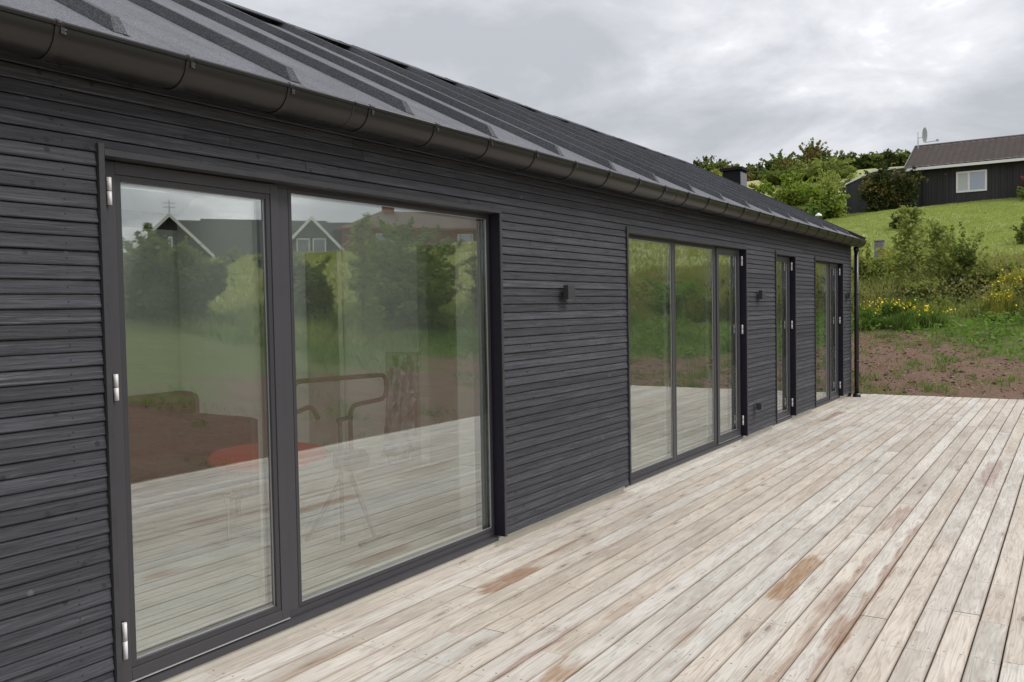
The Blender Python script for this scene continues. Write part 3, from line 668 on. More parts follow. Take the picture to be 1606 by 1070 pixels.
def rounded(pts, rad=.06, n=5):
    out = []; P = [Vector(p) for p in pts]
    for i, p in enumerate(P):
        if i in (0, len(P)-1): out.append(p); continue
        a = (P[i-1]-p); b = (P[i+1]-p); r_ = min(rad, a.length*.45, b.length*.45); a = a.normalized()*r_; b = b.normalized()*r_
        for j in range(n+1):
            t = j/n; out.append((p+a)*(1-t)**2+p*2*t*(1-t)+(p+b)*t*t)
    return out
yb = .8
place(MB().tube(rounded([(4.085, yb, .36), (4.085, yb, .871), (4.435, yb, .886), (4.445, yb, 1.046), (3.60, yb, 1.064), (3.60, yb, .875), (3.85, yb+.1, .89), (3.95, yb+.15, .80)], .075), .0155, 12), 'handlebar', MAT['tube'], ex)
place(MB().tube([(3.99, yb, .02), (3.99, yb, .80)], .015, 10), 'post', MAT['tube'], ex)
place(MB().tube([(3.97, yb, .79), (4.10, yb, .80)], .014, 10), 'post_clamp', MAT['tube'], ex)
place(MB().tube([(4.09, yb, .40), (4.16, yb-.12, .02)], .014, 10), 'leg', MAT['tube'], ex)
place(MB().tube([(3.99, yb, .42), (3.87, yb+.2, .02)], .014, 10), 'leg', MAT['tube'], ex)
place(MB().tube([(4.0, yb-.14, .012), (4.32, yb-.10, .012)], .016, 10), 'foot_bar', MAT['pad'], ex)
place(MB().box(4.06, 4.22, yb-.05, yb+.16, .44, .58), 'saddle', MAT['pad'], ex, .04)
pc = tag(empty('wrapped_panel', (6.3, 2.4, 0)), 'crumpled plastic wrapped panel leaning on the pale inner wall', 'panel')
n = 14; V = []; 
for i in range(n+1):
    for j in range(n+1): V.append((6.20+.14*j/n+.018*rng.normal(), 2.06+.36*i/n, .10+.95*j/n))
ii2 = np.arange((n+1)**2).reshape(n+1, n+1); FQ = np.stack([ii2[:-1, :-1], ii2[1:, :-1], ii2[1:, 1:], ii2[:-1, 1:]], -1).reshape(-1, 4)
wr = np_mesh('plastic_wrap', np.array(V), FQ, MAT['sky_glass'], pc); wr.matrix_parent_inverse = Matrix.Translation(-pc.location)
place(MB().box(6.345, 6.383, 2.10, 2.48, -.003, 1.08), 'board', MAT['dish'], pc)

# ------------------------------------------------------------------ neighbour on the hill
def local_to(par):
    def f(mb, name, mat, parent=None, bevel=0.):
        return pinv(mb.build(name, mat, parent or par, bevel))
    return f
NH = tag(empty('neighbour_house', (52, 0, 6.3)), 'black boarded bungalow with brown tiled roof on top of the green hill', 'house'); q = local_to(NH)
XN = 49.65; BASE = 5.4
q(MB().box(XN, XN+6.6, -9., 3.66, BASE, 8.28), 'wall', MAT['nwall'])
for yy in np.arange(-3., 3.66, .26):
    if .62 < yy < 2.14: continue
    q(MB().box(XN-.022, XN-.0005, yy, yy+.05, BASE+.4, 8.27), 'cover_strip', MAT['nwall'])
# roof, rolls of tile as geometry
def tile_roof(name, x0, z0, x1, z1, ya, yb_, mat, par, pl):
    nr = 13; ncs = int(abs(yb_-ya)/.05); V = []
    Lx = math.hypot(x1-x0, z1-z0); nxv, nzv = -(z1-z0)/Lx, (x1-x0)/Lx
    rows = []
    for i in range(nr):
        for e_ in (0, 1):
            t = (i+e_)/nr; h = .035 if e_ == 0 else 0.
            rows.append((x0+(x1-x0)*t, z0+(z1-z0)*t, h))
    for (xr, zr, h) in rows:
        for j in range(ncs+1):
            yy = ya+(yb_-ya)*j/ncs; b_ = .028*abs(math.sin(math.pi*yy/.3))
            V.append((xr+nxv*(h+b_), yy, zr+nzv*(h+b_)))
    V = np.array(V); m = ncs+1; idx = np.arange(len(V)).reshape(-1, m)
    FQ = np.stack([idx[:-1, :-1], idx[:-1, 1:], idx[1:, 1:], idx[1:, :-1]], -1).reshape(-1, 4)
    o = np_mesh(name, V, FQ, mat, par); o['kind'] = 'stuff'; return o
NR = q(MB().prism_x([(0, 0), (.01, 0), (.01, .01)], 0, .01), 'roof', MAT['tile']) if False else None
mb = MB(); Pn = [(49.28, 8.30), (52.95, 9.93), (56.7, 8.3), (52.95, 9.80)]
vs = [(x_, 4.5, z_) for x_, z_ in Pn]+[(x_, -9.3, z_) for x_, z_ in Pn]
mb.add(vs, [(0, 1, 2, 3), (7, 6, 5, 4), (0, 4, 5, 1), (1, 5, 6, 2), (2, 6, 7, 3), (3, 7, 4, 0)])
NR = q(mb, 'roof', MAT['tile'])
tile_roof('roof_tiles', 49.26, 8.335, 52.93, 9.965, 4.5, -9.3, MAT['tile'], NR, NH)
q(MB().tube([(52.95, 4.52, 10.0), (52.95, -9.3, 10.0)], .08, 10), 'ridge_tile', MAT['tile'], NR)
q(MB().box(49.20, 49.255, -9.3, 4.52, 8.20, 8.335), 'gutter', MAT['white'], NR)
mb = MB(); mb.add([(49.26, 4.505, 8.26), (52.95, 4.505, 9.90), (52.95, 4.505, 10.04), (49.26, 4.505, 8.40), (49.26, 4.54, 8.26), (52.95, 4.54, 9.90), (52.95, 4.54, 10.04), (49.26, 4.54, 8.40)],
    [(0, 1, 2, 3), (7, 6, 5, 4), (0, 4, 5, 1), (1, 5, 6, 2), (2, 6, 7, 3), (3, 7, 4, 0)]); q(mb, 'bargeboard', MAT['postwood'], NR)
mb = MB()
def ringy(mb, x0, x1, y0, y1, z0, z1, w):
    mb.box(x0, x1, y0, y0+w, z0, z1); mb.box(x0, x1, y1-w, y1, z0, z1); mb.box(x0, x1, y0+w, y1-w, z0, z0+w); mb.box(x0, x1, y0+w, y1-w, z1-w, z1)
ringy(mb, XN-.05, XN-.0005, .74, 2.12, 6.93, 7.98, .09); mb.box(XN-.05, XN-.0005, 1.50, 1.60, 7.02, 7.89); WN = q(mb, 'window', MAT['white'])
q(MB().box(XN-.02, XN-.0005, .83, 1.50, 7.02, 7.89), 'pane', MAT['sky_glass'], WN); q(MB().box(XN-.02, XN-.0005, 1.60, 2.03, 7.02, 7.89), 'pane', MAT['curtain'], WN)
q(MB().box(XN-.03, XN-.0005, 2.55, 2.68, 7.88, 7.98), 'vent', MAT['bead'])
# annexe, lower, with a sloping white capped roof
mb = MB(); prof = [(3.7, 5.2), (7.5, 5.2), (7.5, 7.85), (6.1, 8.42), (3.7, 8.5)]
vs = [(49.9, y_, z_) for y_, z_ in prof]+[(53.5, y_, z_) for y_, z_ in prof]; n = 5
mb.add(vs, [(0, 1, 2, 3, 4)[::-1], tuple(range(5, 10))]+[(i, (i+1) % n, n+(i+1) % n, n+i) for i in range(n)]); AN = q(mb, 'annexe', MAT['nwall2'])
for (ya, za, yb2, zb) in ((7.58, 7.84, 6.1, 8.43), (6.1, 8.43, 4.62, 8.48)):
    mb = MB(); vs = [(x_, y_, z_+dz_) for x_ in (49.85, 53.6) for (y_, z_) in ((ya, za), (yb2, zb)) for dz_ in (0, .07)]
    mb.add(vs, [(0, 1, 3, 2), (4, 6, 7, 5), (0, 4, 5, 1), (2, 3, 7, 6), (1, 5, 7, 3), (0, 2, 6, 4)]); q(mb, 'roof_capping', MAT['white'], AN)
# dish and aerial
DS = tag(empty('satellite_dish', (52.4, 4.2, 9.9)), 'pale satellite dish and thin aerial at the gable end of the tiled roof', 'satellite dish'); qd = local_to(DS)
qd(MB().tube([(52.4, 4.28, 9.2), (52.4, 4.28, 10.72)], .03, 8), 'mast', MAT['dish'])
mb = MB(); mb.smooth = True; n = 20; vs = [(52.38, 3.93, 10.48)]+[(52.26+.0*j, 3.93+.13*math.cos(2*math.pi*j/n), 10.48+.42*math.sin(2*math.pi*j/n)) for j in range(n)]
mb.add(vs, [(0, 1+j, 1+(j+1) % n) for j in range(n)]); vs2 = [(a+.015, b, c) for a, b, c in vs]; mb.add(vs2, [(0, 1+(j+1) % n, 1+j) for j in range(n)]); qd(mb, 'reflector', MAT['dish'])
qd(MB().tube([(52.36, 3.93, 10.1), (52.0, 3.3, 10.06)], .02, 6), 'feed_arm', MAT['dish']); qd(MB().box(51.93, 52.03, 3.2, 3.34, 10.03, 10.13), 'receiver', MAT['dish'])
qd(MB().tube([(52.4, 4.28, 10.38), (52.4, 3.97, 10.42)], .015, 6), 'bracket', MAT['dish'])

# ------------------------------------------------------------------ houses across the slope, seen in the glass
def gable_unit(P0, u, nrm, half, length, ze, zr, base, par, q_, wall, roof, trim, over=.35, name='wing'):
    """gabled block whose gable faces along nrm; ridge runs from P0 back along -nrm"""
    P0 = Vector((*P0, 0)); u = Vector((*u, 0)); nn = Vector((*nrm, 0))
    def pt(a, b, z): p_ = P0+u*a+nn*b; return (p_.x, p_.y, z)
    mb = MB(); pr = [(-half, base), (half, base), (half, ze), (0, zr-.15), (-half, ze)]
    vs = [pt(a, 0, z) for a, z in pr]+[pt(a, -length, z) for a, z in pr]
    mb.add(vs, [(0, 1, 2, 3, 4), (9, 8, 7, 6, 5)]+[(i, 5+i, 5+(i+1) % 5, (i+1) % 5) for i in range(5)]); w = q_(mb, name, wall)
    sl_ = (zr-ze)/half; ho = half+over
    for sgn in (-1, 1):
        mb = MB(); vs = [pt(a*sgn, b, z+dz_) for b in (over, -length) for a, z in ((0, zr), (ho, zr-sl_*ho)) for dz_ in (-.10, .06)]
        mb.add(vs, [(0, 1, 3, 2), (4, 6, 7, 5), (0, 4, 5, 1), (2, 3, 7, 6), (1, 5, 7, 3), (0, 2, 6, 4)]); q_(mb, 'roof_slope', roof, w)
        mb = MB(); vs = [pt(a*sgn, b, z+dz_) for b in (over+.001, over+.05) for a, z in ((0, zr), (ho+.05, zr-sl_*(ho+.05))) for dz_ in (-.16, .10)]
        mb.add(vs, [(0, 1, 3, 2), (4, 6, 7, 5), (0, 4, 5, 1), (2, 3, 7, 6), (1, 5, 7, 3), (0, 2, 6, 4)]); q_(mb, 'bargeboard', trim, w)
    return w, pt
u1 = (.80, .60); n1_ = (-.60, .80)
HA = tag(empty('gabled_house', (38, -42, 4)), 'dark house with two white edged gables up the slope, mirrored in the left glass', 'house'); qa = local_to(HA)
ga, pa = gable_unit((34.4, -44.6), u1, n1_, 2.15, 5., 5.55, 7.75, 3., HA, qa, MAT['nwall2'], MAT['roofg'], MAT['white'])
gb, pb = gable_unit((41.4, -39.4), u1, n1_, 2.15, 5., 5.55, 7.75, 3., HA, qa, MAT['nwall2'], MAT['roofg'], MAT['white'])
for (pt_, w_) in ((pa, ga), (pb, gb)):
    for a0, a1 in (((-.12, .12),) if pt_ is pa else ((-1.0, -.1), (.1, 1.0))):
        mb = MB()
        def bx(a, b, c, d, e_, f_):
            vs = [pt_(aa, bb, zz) for aa in (a, b) for bb in (c, d) for zz in (e_, f_)]
            mb.add(vs, [(0, 1, 3, 2), (4, 6, 7, 5), (0, 4, 5, 1), (2, 3, 7, 6), (1, 5, 7, 3), (0, 2, 6, 4)])
        bx(a0, a0+.08, .001, .05, 4.3, 6.3); bx(a1-.08, a1, .001, .05, 4.3, 6.3); bx(a0, a1, .051, .06, 6.3, 6.38)
        wo_ = qa(mb, 'window', MAT['white'], w_)
        mb = MB(); bx(a0+.08, a1-.08, .001, .02, 4.3, 6.3); qa(mb, 'pane', MAT['dwin'], wo_)
# main range between the gables: ridge along u
P0 = Vector((34.4, -44.6, 0)); U = Vector((*u1, 0)); NN = Vector((*n1_, 0))
def pm(a, b, z): p_ = P0+U*a+NN*b; return (p_.x, p_.y, z)
mb = MB(); pr = [(-2.6, 3.), (-.8+.6, 3.), (-.2, 5.2), (-2.6, 7.7), (-5., 5.2), (-5., 3.)]
n = len(pr); vs = [pm(.02, b, z) for b, z in pr]+[pm(12., b, z) for b, z in pr]
mb.add(vs, [tuple(range(n)), tuple(range(2*n-1, n-1, -1))]+[(i, n+i, n+(i+1) % n, (i+1) % n) for i in range(n)]); MRW = qa(mb, 'main_range', MAT['nwall2'])
for b0, b1 in ((-2.6, .15), (-2.6, -5.3)):
    mb = MB(); vs = [pm(a, b, z+dz_) for a in (1.8, 6.9 if False else 10.2) for b, z in ((b0, 7.74), (b1, 4.9)) for dz_ in (-.05, .08)]
    mb.add(vs, [(0, 1, 3, 2), (4, 6, 7, 5), (0, 4, 5, 1), (2, 3, 7, 6), (1, 5, 7, 3), (0, 2, 6, 4)]); qa(mb, 'roof_slope', MAT['roofg'], MRW)
mb = MB(); vs = [pm(a, b, z) for a in (2.3, 6.5) for b in (.2, .3) for z in (4.82, 4.95)]
mb.add(vs, [(0, 1, 3, 2), (4, 6, 7, 5), (0, 4, 5, 1), (2, 3, 7, 6), (1, 5, 7, 3), (0, 2, 6, 4)]); qa(mb, 'eaves_gutter', MAT['white'], MRW)
qa(MB().tube([pm(0, -.3, 7.6), pm(0, -.3, 8.7)], .025, 6), 'aerial', MAT['steel'], MRW)
for z in (8.25, 8.5): qa(MB().tube([pm(-.35, -.3, z), pm(.35, -.3, z)], .018, 6), 'aerial_rod', MAT['steel'], MRW)

HB = tag(empty('red_house', (47, -34, 5)), 'red brown boarded house with a low brown roof and chimney, mirrored in the big window', 'house'); qb = local_to(HB)
Q0 = Vector((43.1, -38.2, 0)); UB = Vector((.74, .673, 0)); NB = Vector((-.673, .74, 0))
def pq(a, b, z): p_ = Q0+UB*a+NB*b; return (p_.x, p_.y, z)
def qbox(mb, a0, a1, b0, b1, z0, z1):
    vs = [pq(a, b, z) for a in (a0, a1) for b in (b0, b1) for z in (z0, z1)]
    return mb.add(vs, [(0, 1, 3, 2), (4, 6, 7, 5), (0, 4, 5, 1), (2, 3, 7, 6), (1, 5, 7, 3), (0, 2, 6, 4)])
RW_ = qb(qbox(MB(), 0, 11.3, -6, 0, 3.5, 7.05), 'wall', MAT['brick'])
mb = MB(); vs = [pq(-.5, .5, 6.95), pq(11.8, .5, 6.95), pq(11.8, -6.5, 6.95), pq(-.5, -6.5, 6.95), pq(2.9, -3, 8.55), pq(8.4, -3, 8.55)]
mb.add(vs, [(0, 1, 5, 4), (1, 2, 5), (2, 3, 4, 5), (3, 0, 4), (3, 2, 1, 0)]); RB_ = qb(mb, 'roof', MAT['roofb'])
qb(qbox(MB(), 3.0, 3.8, -3.4, -2.7, 8.3, 9.0), 'chimney', MAT['brick'], RB_)
qb(qbox(MB(), -.52, 11.82, .501, .56, 6.93, 7.08), 'fascia', MAT['brick'], RB_)
for a0 in (2.2, 7.9): 
    w_ = qb(qbox(MB(), a0, a0+1.1, .001, .05, 5.6, 6.7), 'window', MAT['white']); qb(qbox(MB(), a0+.08, a0+1.02, .051, .06, 5.68, 6.62), 'pane', MAT['sky_glass'], w_)

# ------------------------------------------------------------------ vegetation kit
def unit_rand(n): v_ = rng.normal(0, 1, (n, 3)); return v_/np.linalg.norm(v_, axis=1, keepdims=True)
def leaves(name, P, size, mat, parent=None, asp=.55, up=.0, var=.35):
    n = len(P); a = unit_rand(n); b = unit_rand(n); a[:, 2] = a[:, 2]*(1-up); a /= np.linalg.norm(a, axis=1, keepdims=True)
    b = np.cross(a, b); b /= np.linalg.norm(b, axis=1, keepdims=True)
    s = size*(1+var*rng.normal(0, 1, (n, 1))).clip(.4, 1.9)
    V = np.concatenate([P-a*s, P+b*s*asp, P+a*s, P-b*s*asp], 1).reshape(-1, 3)
    return np_mesh(name, V, np.arange(n*4).reshape(-1, 4), mat, parent)
def blades(name, P, h, w, mat, parent=None, lean=.35, bend=True):
    n = len(P); h = h if isinstance(h, np.ndarray) else np.full(n, h)
    h = (h*rng.uniform(.45, 1.25, n))[:, None]; q = rng.uniform(0, 2*np.pi, n); d = np.stack([np.cos(q), np.sin(q), 0*q], 1)
    q2 = rng.uniform(0, 2*np.pi, n); s = np.stack([np.cos(q2), np.sin(q2), 0*q2], 1)*w*.5
    ln = d*h*lean*rng.uniform(.1, 1.3, (n, 1)); up = np.array([[0, 0, 1.]])
    V = np.concatenate([P-s, P+s, P+up*h*.55+ln*.35+s*.7, P+up*h+ln, P+up*h*.55+ln*.35-s*.7], 1).reshape(-1, 3)
    return np_mesh(name, V, np.arange(n*5).reshape(-1, 5), mat, parent)
def cloud(c, R, n, nl=14, squash=1., zmin=None, lobe=.42, shell=.55):
    """points gathered in uneven lobes inside an ellipsoid"""
    c = np.array(c, float); R = np.array(R, float)
    lc = unit_rand(nl)*rng.uniform(.25, .85, (nl, 1)); lr = rng.uniform(.6, 1.15, nl)*lobe
    k_ = rng.integers(0, nl, n); d = unit_rand(n)*(rng.uniform(0, 1, (n, 1))**(1/3*shell))
    P = c+(lc[k_]+d*lr[k_][:, None])*R
    st = rng.random(n) < .16; P[st] += rng.normal(0, .11, (int(st.sum()), 3))*R
    ns = max(4, nl//2); sh = unit_rand(ns); sh[:, 2] = np.abs(sh[:, 2])+.3; sh /= np.linalg.norm(sh, axis=1, keepdims=True)      # stray shoots
    m_ = rng.random(n) < .07; j_ = rng.integers(0, ns, n)[m_]; P[m_] = c+sh[j_]*R*rng.uniform(.75, 1.38, (int(m_.sum()), 1))+rng.normal(0, .035, (int(m_.sum()), 3))*R
    if zmin is not None: P = P[P[:, 2] > zmin]
    return P
def stems(parent, base, tips, r0, mat, name='branch', mid=.5):
    mb = MB()
    for t in tips:
        b0 = Vector(base); t = Vector(t); m_ = b0.lerp(t, mid)+Vector((random.uniform(-.08, .08), random.uniform(-.08, .08), .05))*(t-b0).length*.5
        mb.tube([b0, m_, t], [r0, r0*.6, r0*.22], 5, False)
    o = place(mb, name, mat, parent); return o
def shrub(name, label, cat, xy, R, n, size, mat, group=None, trunk=.0, lobes=14, up=.2, asp=.55, shell=.6, lobe=.42, extra=None, ntips=10):
    z = float(height(*xy)); base = (xy[0], xy[1], z-.1); e = tag(empty(name, (xy[0], xy[1], z)), label, cat, group)
    c = (xy[0], xy[1], z+trunk+R[2]*.82); P = cloud(c, R, n, lobes, zmin=z+.02, lobe=lobe, shell=shell)
    o = leaves('crown' if trunk > .3 or R[2] > 1.2 else 'foliage', P, size, mat, e, asp, up); o.matrix_parent_inverse = Matrix.Translation(-e.location)
    if extra:
        m2, n2, s2 = extra; P2 = cloud(c, [r*1.03 for r in R], n2, lobes, zmin=z+.02, lobe=lobe*.9, shell=.3)
        o2 = leaves('blossoms' if m2 is MAT['petal'] else 'dry_sprays', P2, s2, m2, e, .7, 0.); o2.matrix_parent_inverse = Matrix.Translation(-e.location)
    idx = rng.choice(len(P), min(ntips, len(P)), replace=False)
    stems(e, base, [tuple(P[i]) for i in idx], max(.012, .03*R[2]), MAT['bark'], 'branch' if trunk < .3 else 'trunk')
    return e
def sapling(name, label, xy, h, spread, n_br, leaves_per, size, mat, cat='sapling', group=None, lean=0.):
    z = float(height(*xy)); e = tag(empty(name, (xy[0], xy[1], z)), label, cat, group)
    mb = MB(); base = Vector((xy[0], xy[1], z-.1)); top = Vector((xy[0]+lean, xy[1]+lean*.4, z+h)); mid = base.lerp(top, .5)+Vector((.05, -.04, 0))*h*.3
    mb.tube([base, mid, top], [.014*h, .009*h, .003], 7, False); place(mb, 'trunk', MAT['bark'], e)
    mb = MB(); PP = []
    for i in range(n_br):
        t = .06+.93*(i/(n_br-1))**.9; o_ = base.lerp(mid, t*2) if t < .5 else mid.lerp(top, t*2-1); q_ = i*2.4+random.uniform(-.4, .4)
        ln = spread*(1.05-t*.78)*random.uniform(.55, 1.15); dr = Vector((math.cos(q_), math.sin(q_), random.uniform(.25, .75)))
        tip = o_+dr*ln; m_ = o_.lerp(tip, .5)+Vector((0, 0, -.04)); mb.tube([o_, m_, tip], [.0045*h, .003*h, .0015], 4, False)
        t_ = rng.uniform(.12, 1.08, leaves_per); base_np = np.array(o_)[None]; PP.append(base_np+(np.array(tip)-np.array(o_))[None]*t_[:, None]+rng.normal(0, .11*ln+.03, (leaves_per, 3)))
    place(mb, 'branches', MAT['bark'], e)['kind'] = 'stuff'
    o = leaves('crown', np.concatenate(PP), size, mat, e, .6, .3); o.matrix_parent_inverse = Matrix.Translation(-e.location); return e

def scatter(n, xr, yr, cond=None, clump=0., cs=.3):
    if clump: m = int(n/clump); cx_ = rng.uniform(*xr, m); cy_ = rng.uniform(*yr, m); k_ = rng.integers(0, m, n); x_ = cx_[k_]+rng.normal(0, cs, n); y_ = cy_[k_]+rng.normal(0, cs, n)
    else: x_ = rng.uniform(*xr, n); y_ = rng.uniform(*yr, n)
    k_ = (x_ > 15.55) | (y_ < -4.12)
    if cond is not None: k_ &= cond(x_, y_)
    x_, y_ = x_[k_], y_[k_]; return np.stack([x_, y_, height(x_, y_)], 1)
def rad(x_, y_): return np.sqrt(np.maximum(x_-15.5, 0)**2+np.maximum(-4-y_, 0)**2)
def soil_edge(x_, y_): return 3.1+2.6*sstep(y_, -3.2, .4)+1.1*sstep(-y_, 5, 9)+.6*wob(x_, y_, .9, 3.)

# low weeds that fringe the bare soil, then rough meadow
P = scatter(52000, (16, 29), (-22, 5.5), lambda a, b: (rad(a, b) > soil_edge(a, b)-.1+rng.normal(0, .35, len(a))) & (rad(a, b) < 9.5), 60, .32)
P[:, 2] += rng.uniform(0, .42, len(P))*(.35+.65*sstep(wob(P[:, 0], P[:, 1], 1.6), -.4, .6))
tag(leaves('weeds', P, .048, MAT['l_lush'], asp=.5, up=.35), 'low green leafy weeds along the edge of the bare soil', kind='stuff')
P = scatter(26000, (12, 29), (-24, 5), lambda a, b: (rad(a, b) > soil_edge(a, b)) & (rad(a, b) < 12), 40, .35); 
tag(blades('undergrowth', P, .30, .02, MAT['l_lush'], lean=.7), 'rough green undergrowth between the weeds', kind='stuff')
P = scatter(110000, (20.5, 33), (-10, 5), lambda a, b: (rad(a, b) > 7.4) & (rad(a, b) < 16), 30, .3)
hh = .30+.55*sstep(wob(P[:, 0], P[:, 1], .9, 4.), -.5, .6)*(1-sstep(rad(P[:, 0], P[:, 1]), 9, 16)*.6)
tag(blades('meadow_grass', P, hh, .022, MAT['l_grass'], lean=.4), 'tall yellowing meadow grass on the slope', kind='stuff')
P = scatter(60000, (21, 30), (-10, 4.5), lambda a, b: (rad(a, b) > 7.6) & (rad(a, b) < 13.5), 90, .3); P[:, 2] += rng.uniform(.1, .95, len(P))**1.3*.8
tag(leaves('dry_weeds', P, .036, MAT['l_dry'], asp=.5), 'dry seed heads and stalks standing in the meadow', kind='stuff')
P = scatter(6000, (22.5, 27), (-8, 4), lambda a, b: (rad(a, b) > 5.6), 120, .3); P[:, 2] += rng.uniform(.05, .75, len(P))
tag(leaves('brambles', P, .05, MAT['l_dark'], asp=.6), 'dark bramble leaves in the meadow', kind='stuff')
P = scatter(150000, (29, 49.5), (-7, 9), None)
tag(blades('lawn_grass', P, .085, .03, MAT['l_lawn'], lean=.7), 'short mown grass on the hill below the bungalow', kind='stuff')
P = scatter(60000, (12, 45), (-42, -7), lambda a, b: rad(a, b) > 6.)
tag(blades('slope_grass', P, .22, .04, MAT['l_grass'], lean=.6), 'grass on the slope beside the deck', kind='stuff')
# tufts and stones on the bare soil
P = np.concatenate([scatter(9000, (15.6, 21.8), (-4, 2.5), lambda a, b: (rad(a, b) < soil_edge(a, b)) & (wob(a, b, 1.25, 5.)+.3*wob(a, b, 5., 1.) > -.05), 24, .12),
    scatter(7000, (6, 20), (-9.5, -4.1), lambda a, b: (rad(a, b) < soil_edge(a, b)) & (wob(a, b, 1.25, 5.) > .1), 30, .15)])
tag(blades('soil_tufts', P, .11, .013, MAT['l_lush'], lean=.8), 'small green tufts sprouting on the bare soil', kind='stuff')
P = scatter(3200, (15.6, 21.), (-5, 3), lambda a, b: rad(a, b) < soil_edge(a, b), 50, .22); P[:, 2] += .02
tag(leaves('soil_litter', P, .022, MAT['l_dry'], asp=.5, up=.9), 'dry straw and leaf litter on the bare soil', kind='stuff')
def pebbles(name, P, size, mat, label):
    base = np.array([(1, 0, 0), (-1, 0, 0), (0, 1, 0), (0, -1, 0), (0, 0, 1), (0, 0, -1)], float); n = len(P)
    s = size*np.exp(rng.normal(0, .45, (n, 1, 1))); j = rng.uniform(.6, 1.3, (n, 6, 1)); V = (P[:, None]+base[None]*s*j*np.array([1, 1, .6])).reshape(-1, 3)
    fc = np.array([(0, 2, 4), (2, 1, 4), (1, 3, 4), (3, 0, 4), (2, 0, 5), (1, 2, 5), (3, 1, 5), (0, 3, 5)]); FQ = (np.arange(n)[:, None, None]*6+fc[None]).reshape(-1, 3)
    return tag(np_mesh(name, V, FQ, mat), label, kind='stuff')
P = scatter(420, (15.6, 22), (-7, 3.5), lambda a, b: rad(a, b) < soil_edge(a, b)); pebbles('pebbles', P, .016, MAT['stone'], 'pale pebbles on the bare soil')
P = scatter(4200, (15.6, 22), (-7, 3.5), lambda a, b: rad(a, b) < soil_edge(a, b)); pebbles('soil_clods', P, .019, MAT['ground'], 'crumbly clods of brown soil')

# plants in view beyond the deck
def flower_clump(label, xy, R, n, fl, leafm=None):
    z = float(height(*xy)); e = tag(empty('flowering_plant', (*xy, z)), label, 'plant', 'yellow flowering weeds')
    P = cloud((xy[0], xy[1], z+R[2]*.5), R, n, 10, zmin=z); o = blades('foliage', P-np.array([0, 0, .08]), .16, .016, leafm or MAT['l_lush'], e, .5); o.matrix_parent_inverse = Matrix.Translation(-e.location)
    a = rng.uniform(0, 2*np.pi, fl); rr_ = np.sqrt(rng.uniform(0, 1, fl)); P = np.stack([xy[0]+R[0]*rr_*np.cos(a), xy[1]+R[1]*rr_*np.sin(a), z+R[2]*(1.5-.5*rr_**2)+rng.normal(0, .07, fl)], 1)
    o = leaves('blossoms', P, .021, MAT['petal'], e, .9, .8); o.matrix_parent_inverse = Matrix.Translation(-e.location)
flower_clump('wide bright green plant topped with yellow flowers nearest the downpipe', (21.9, .62), (.45, .85, .42), 9500, 230)
flower_clump('smaller yellow flowered plant left of the young tree', (22.1, -.35), (.4, .45, .30), 3200, 80)
flower_clump('yellow flowering weed at the right picture edge in dry grass', (23.9, -1.75), (.4, .4, .6), 2400, 120, MAT['l_yell'])
flower_clump('orange yellow weed low in front of the dark bushes', (22.9, -1.6), (.4, .35, .45), 2000, 90, MAT['l_yell'])
flower_clump('yellow flowering plant reflected in the middle doors', (17.4, -6.6), (.4, .5, .5), 1800, 320)
sapling('sapling', 'tall thin young tree with sparse olive leaves left of the darker bush', (25.2, .66), 2.55, .95, 46, 58, .045, MAT['l_saplg'], group='young trees on the slope')
sapling('sapling', 'shorter young tree with spreading thin branches behind the tall one', (25.9, .05), 2.0, .9, 38, 56, .044, MAT['l_saplg'], group='young trees on the slope')
sapling('sapling', 'small olive young tree close to the corner downpipe', (24.4, 1.25), 1.3, .7, 30, 60, .042, MAT['l_saplg'], group='young trees on the slope')
shrub('bush', 'upright dark green bush in the middle of the meadow', 'bush', (25.2, -.55), (.5, .55, 1.0), 3800, .045, MAT['l_mid'], 'bushes on the slope', lobes=22, lobe=.26, extra=(MAT['l_saplg'], 2600, .045))
shrub('bush', 'loose yellow green bush right behind the corner downpipe', 'bush', (25.3, 1.75), (.5, .45, .75), 3600, .045, MAT['l_yell'], 'bushes on the slope', extra=(MAT['l_mid'], 1700, .05))
shrub('bush', 'rounded green bush at the foot of the sapling', 'bush', (24.2, .2), (.6, .55, .42), 3000, .045, MAT['l_saplg'], 'bushes on the slope')
shrub('bush', 'low olive bush between dark bush and picture edge', 'bush', (25.4, -1.35), (.6, .55, .55), 3600, .045, MAT['l_saplg'], 'bushes on the slope', extra=(MAT['l_dry'], 1200, .04))
shrub('bush', 'dry reddish bush low at the right edge of the meadow', 'bush', (24.6, -1.95), (.5, .5, .5), 2600, .045, MAT['l_rust'], 'bushes on the slope', extra=(MAT['l_yell'], 900, .04))
shrub('bush', 'grey green broom like bush below the fence post', 'bush', (26.6, 1.35), (.5, .5, .8), 2600, .045, MAT['l_yell'], 'bushes on the slope')
shrub('bush', 'grey green bush on the lawn at the right edge', 'bush', (34.5, -1.62), (.45, .4, .42), 1800, .05, MAT['l_mid'], 'bushes on the slope')
shrub('bush', 'small round dark bush alone on the mown lawn', 'bush', (39.6, 3.3), (.35, .35, .32), 1400, .05, MAT['l_dark'], 'bushes on the slope')
fp = tag(empty('fence_post', (29.5, 2.17, float(height(29.5, 2.17)))), 'weathered silver grey fence post beside the gutter end', 'post'); z = float(height(29.5, 2.17))
place(MB().box(29.40, 29.62, 2.03, 2.31, z-.2, 3.38), 'post', MAT['postwood'], fp, .02); place(MB().box(29.38, 29.64, 2.01, 2.33, 3.381, 3.42), 'post_cap', MAT['postwood'], fp, .01)
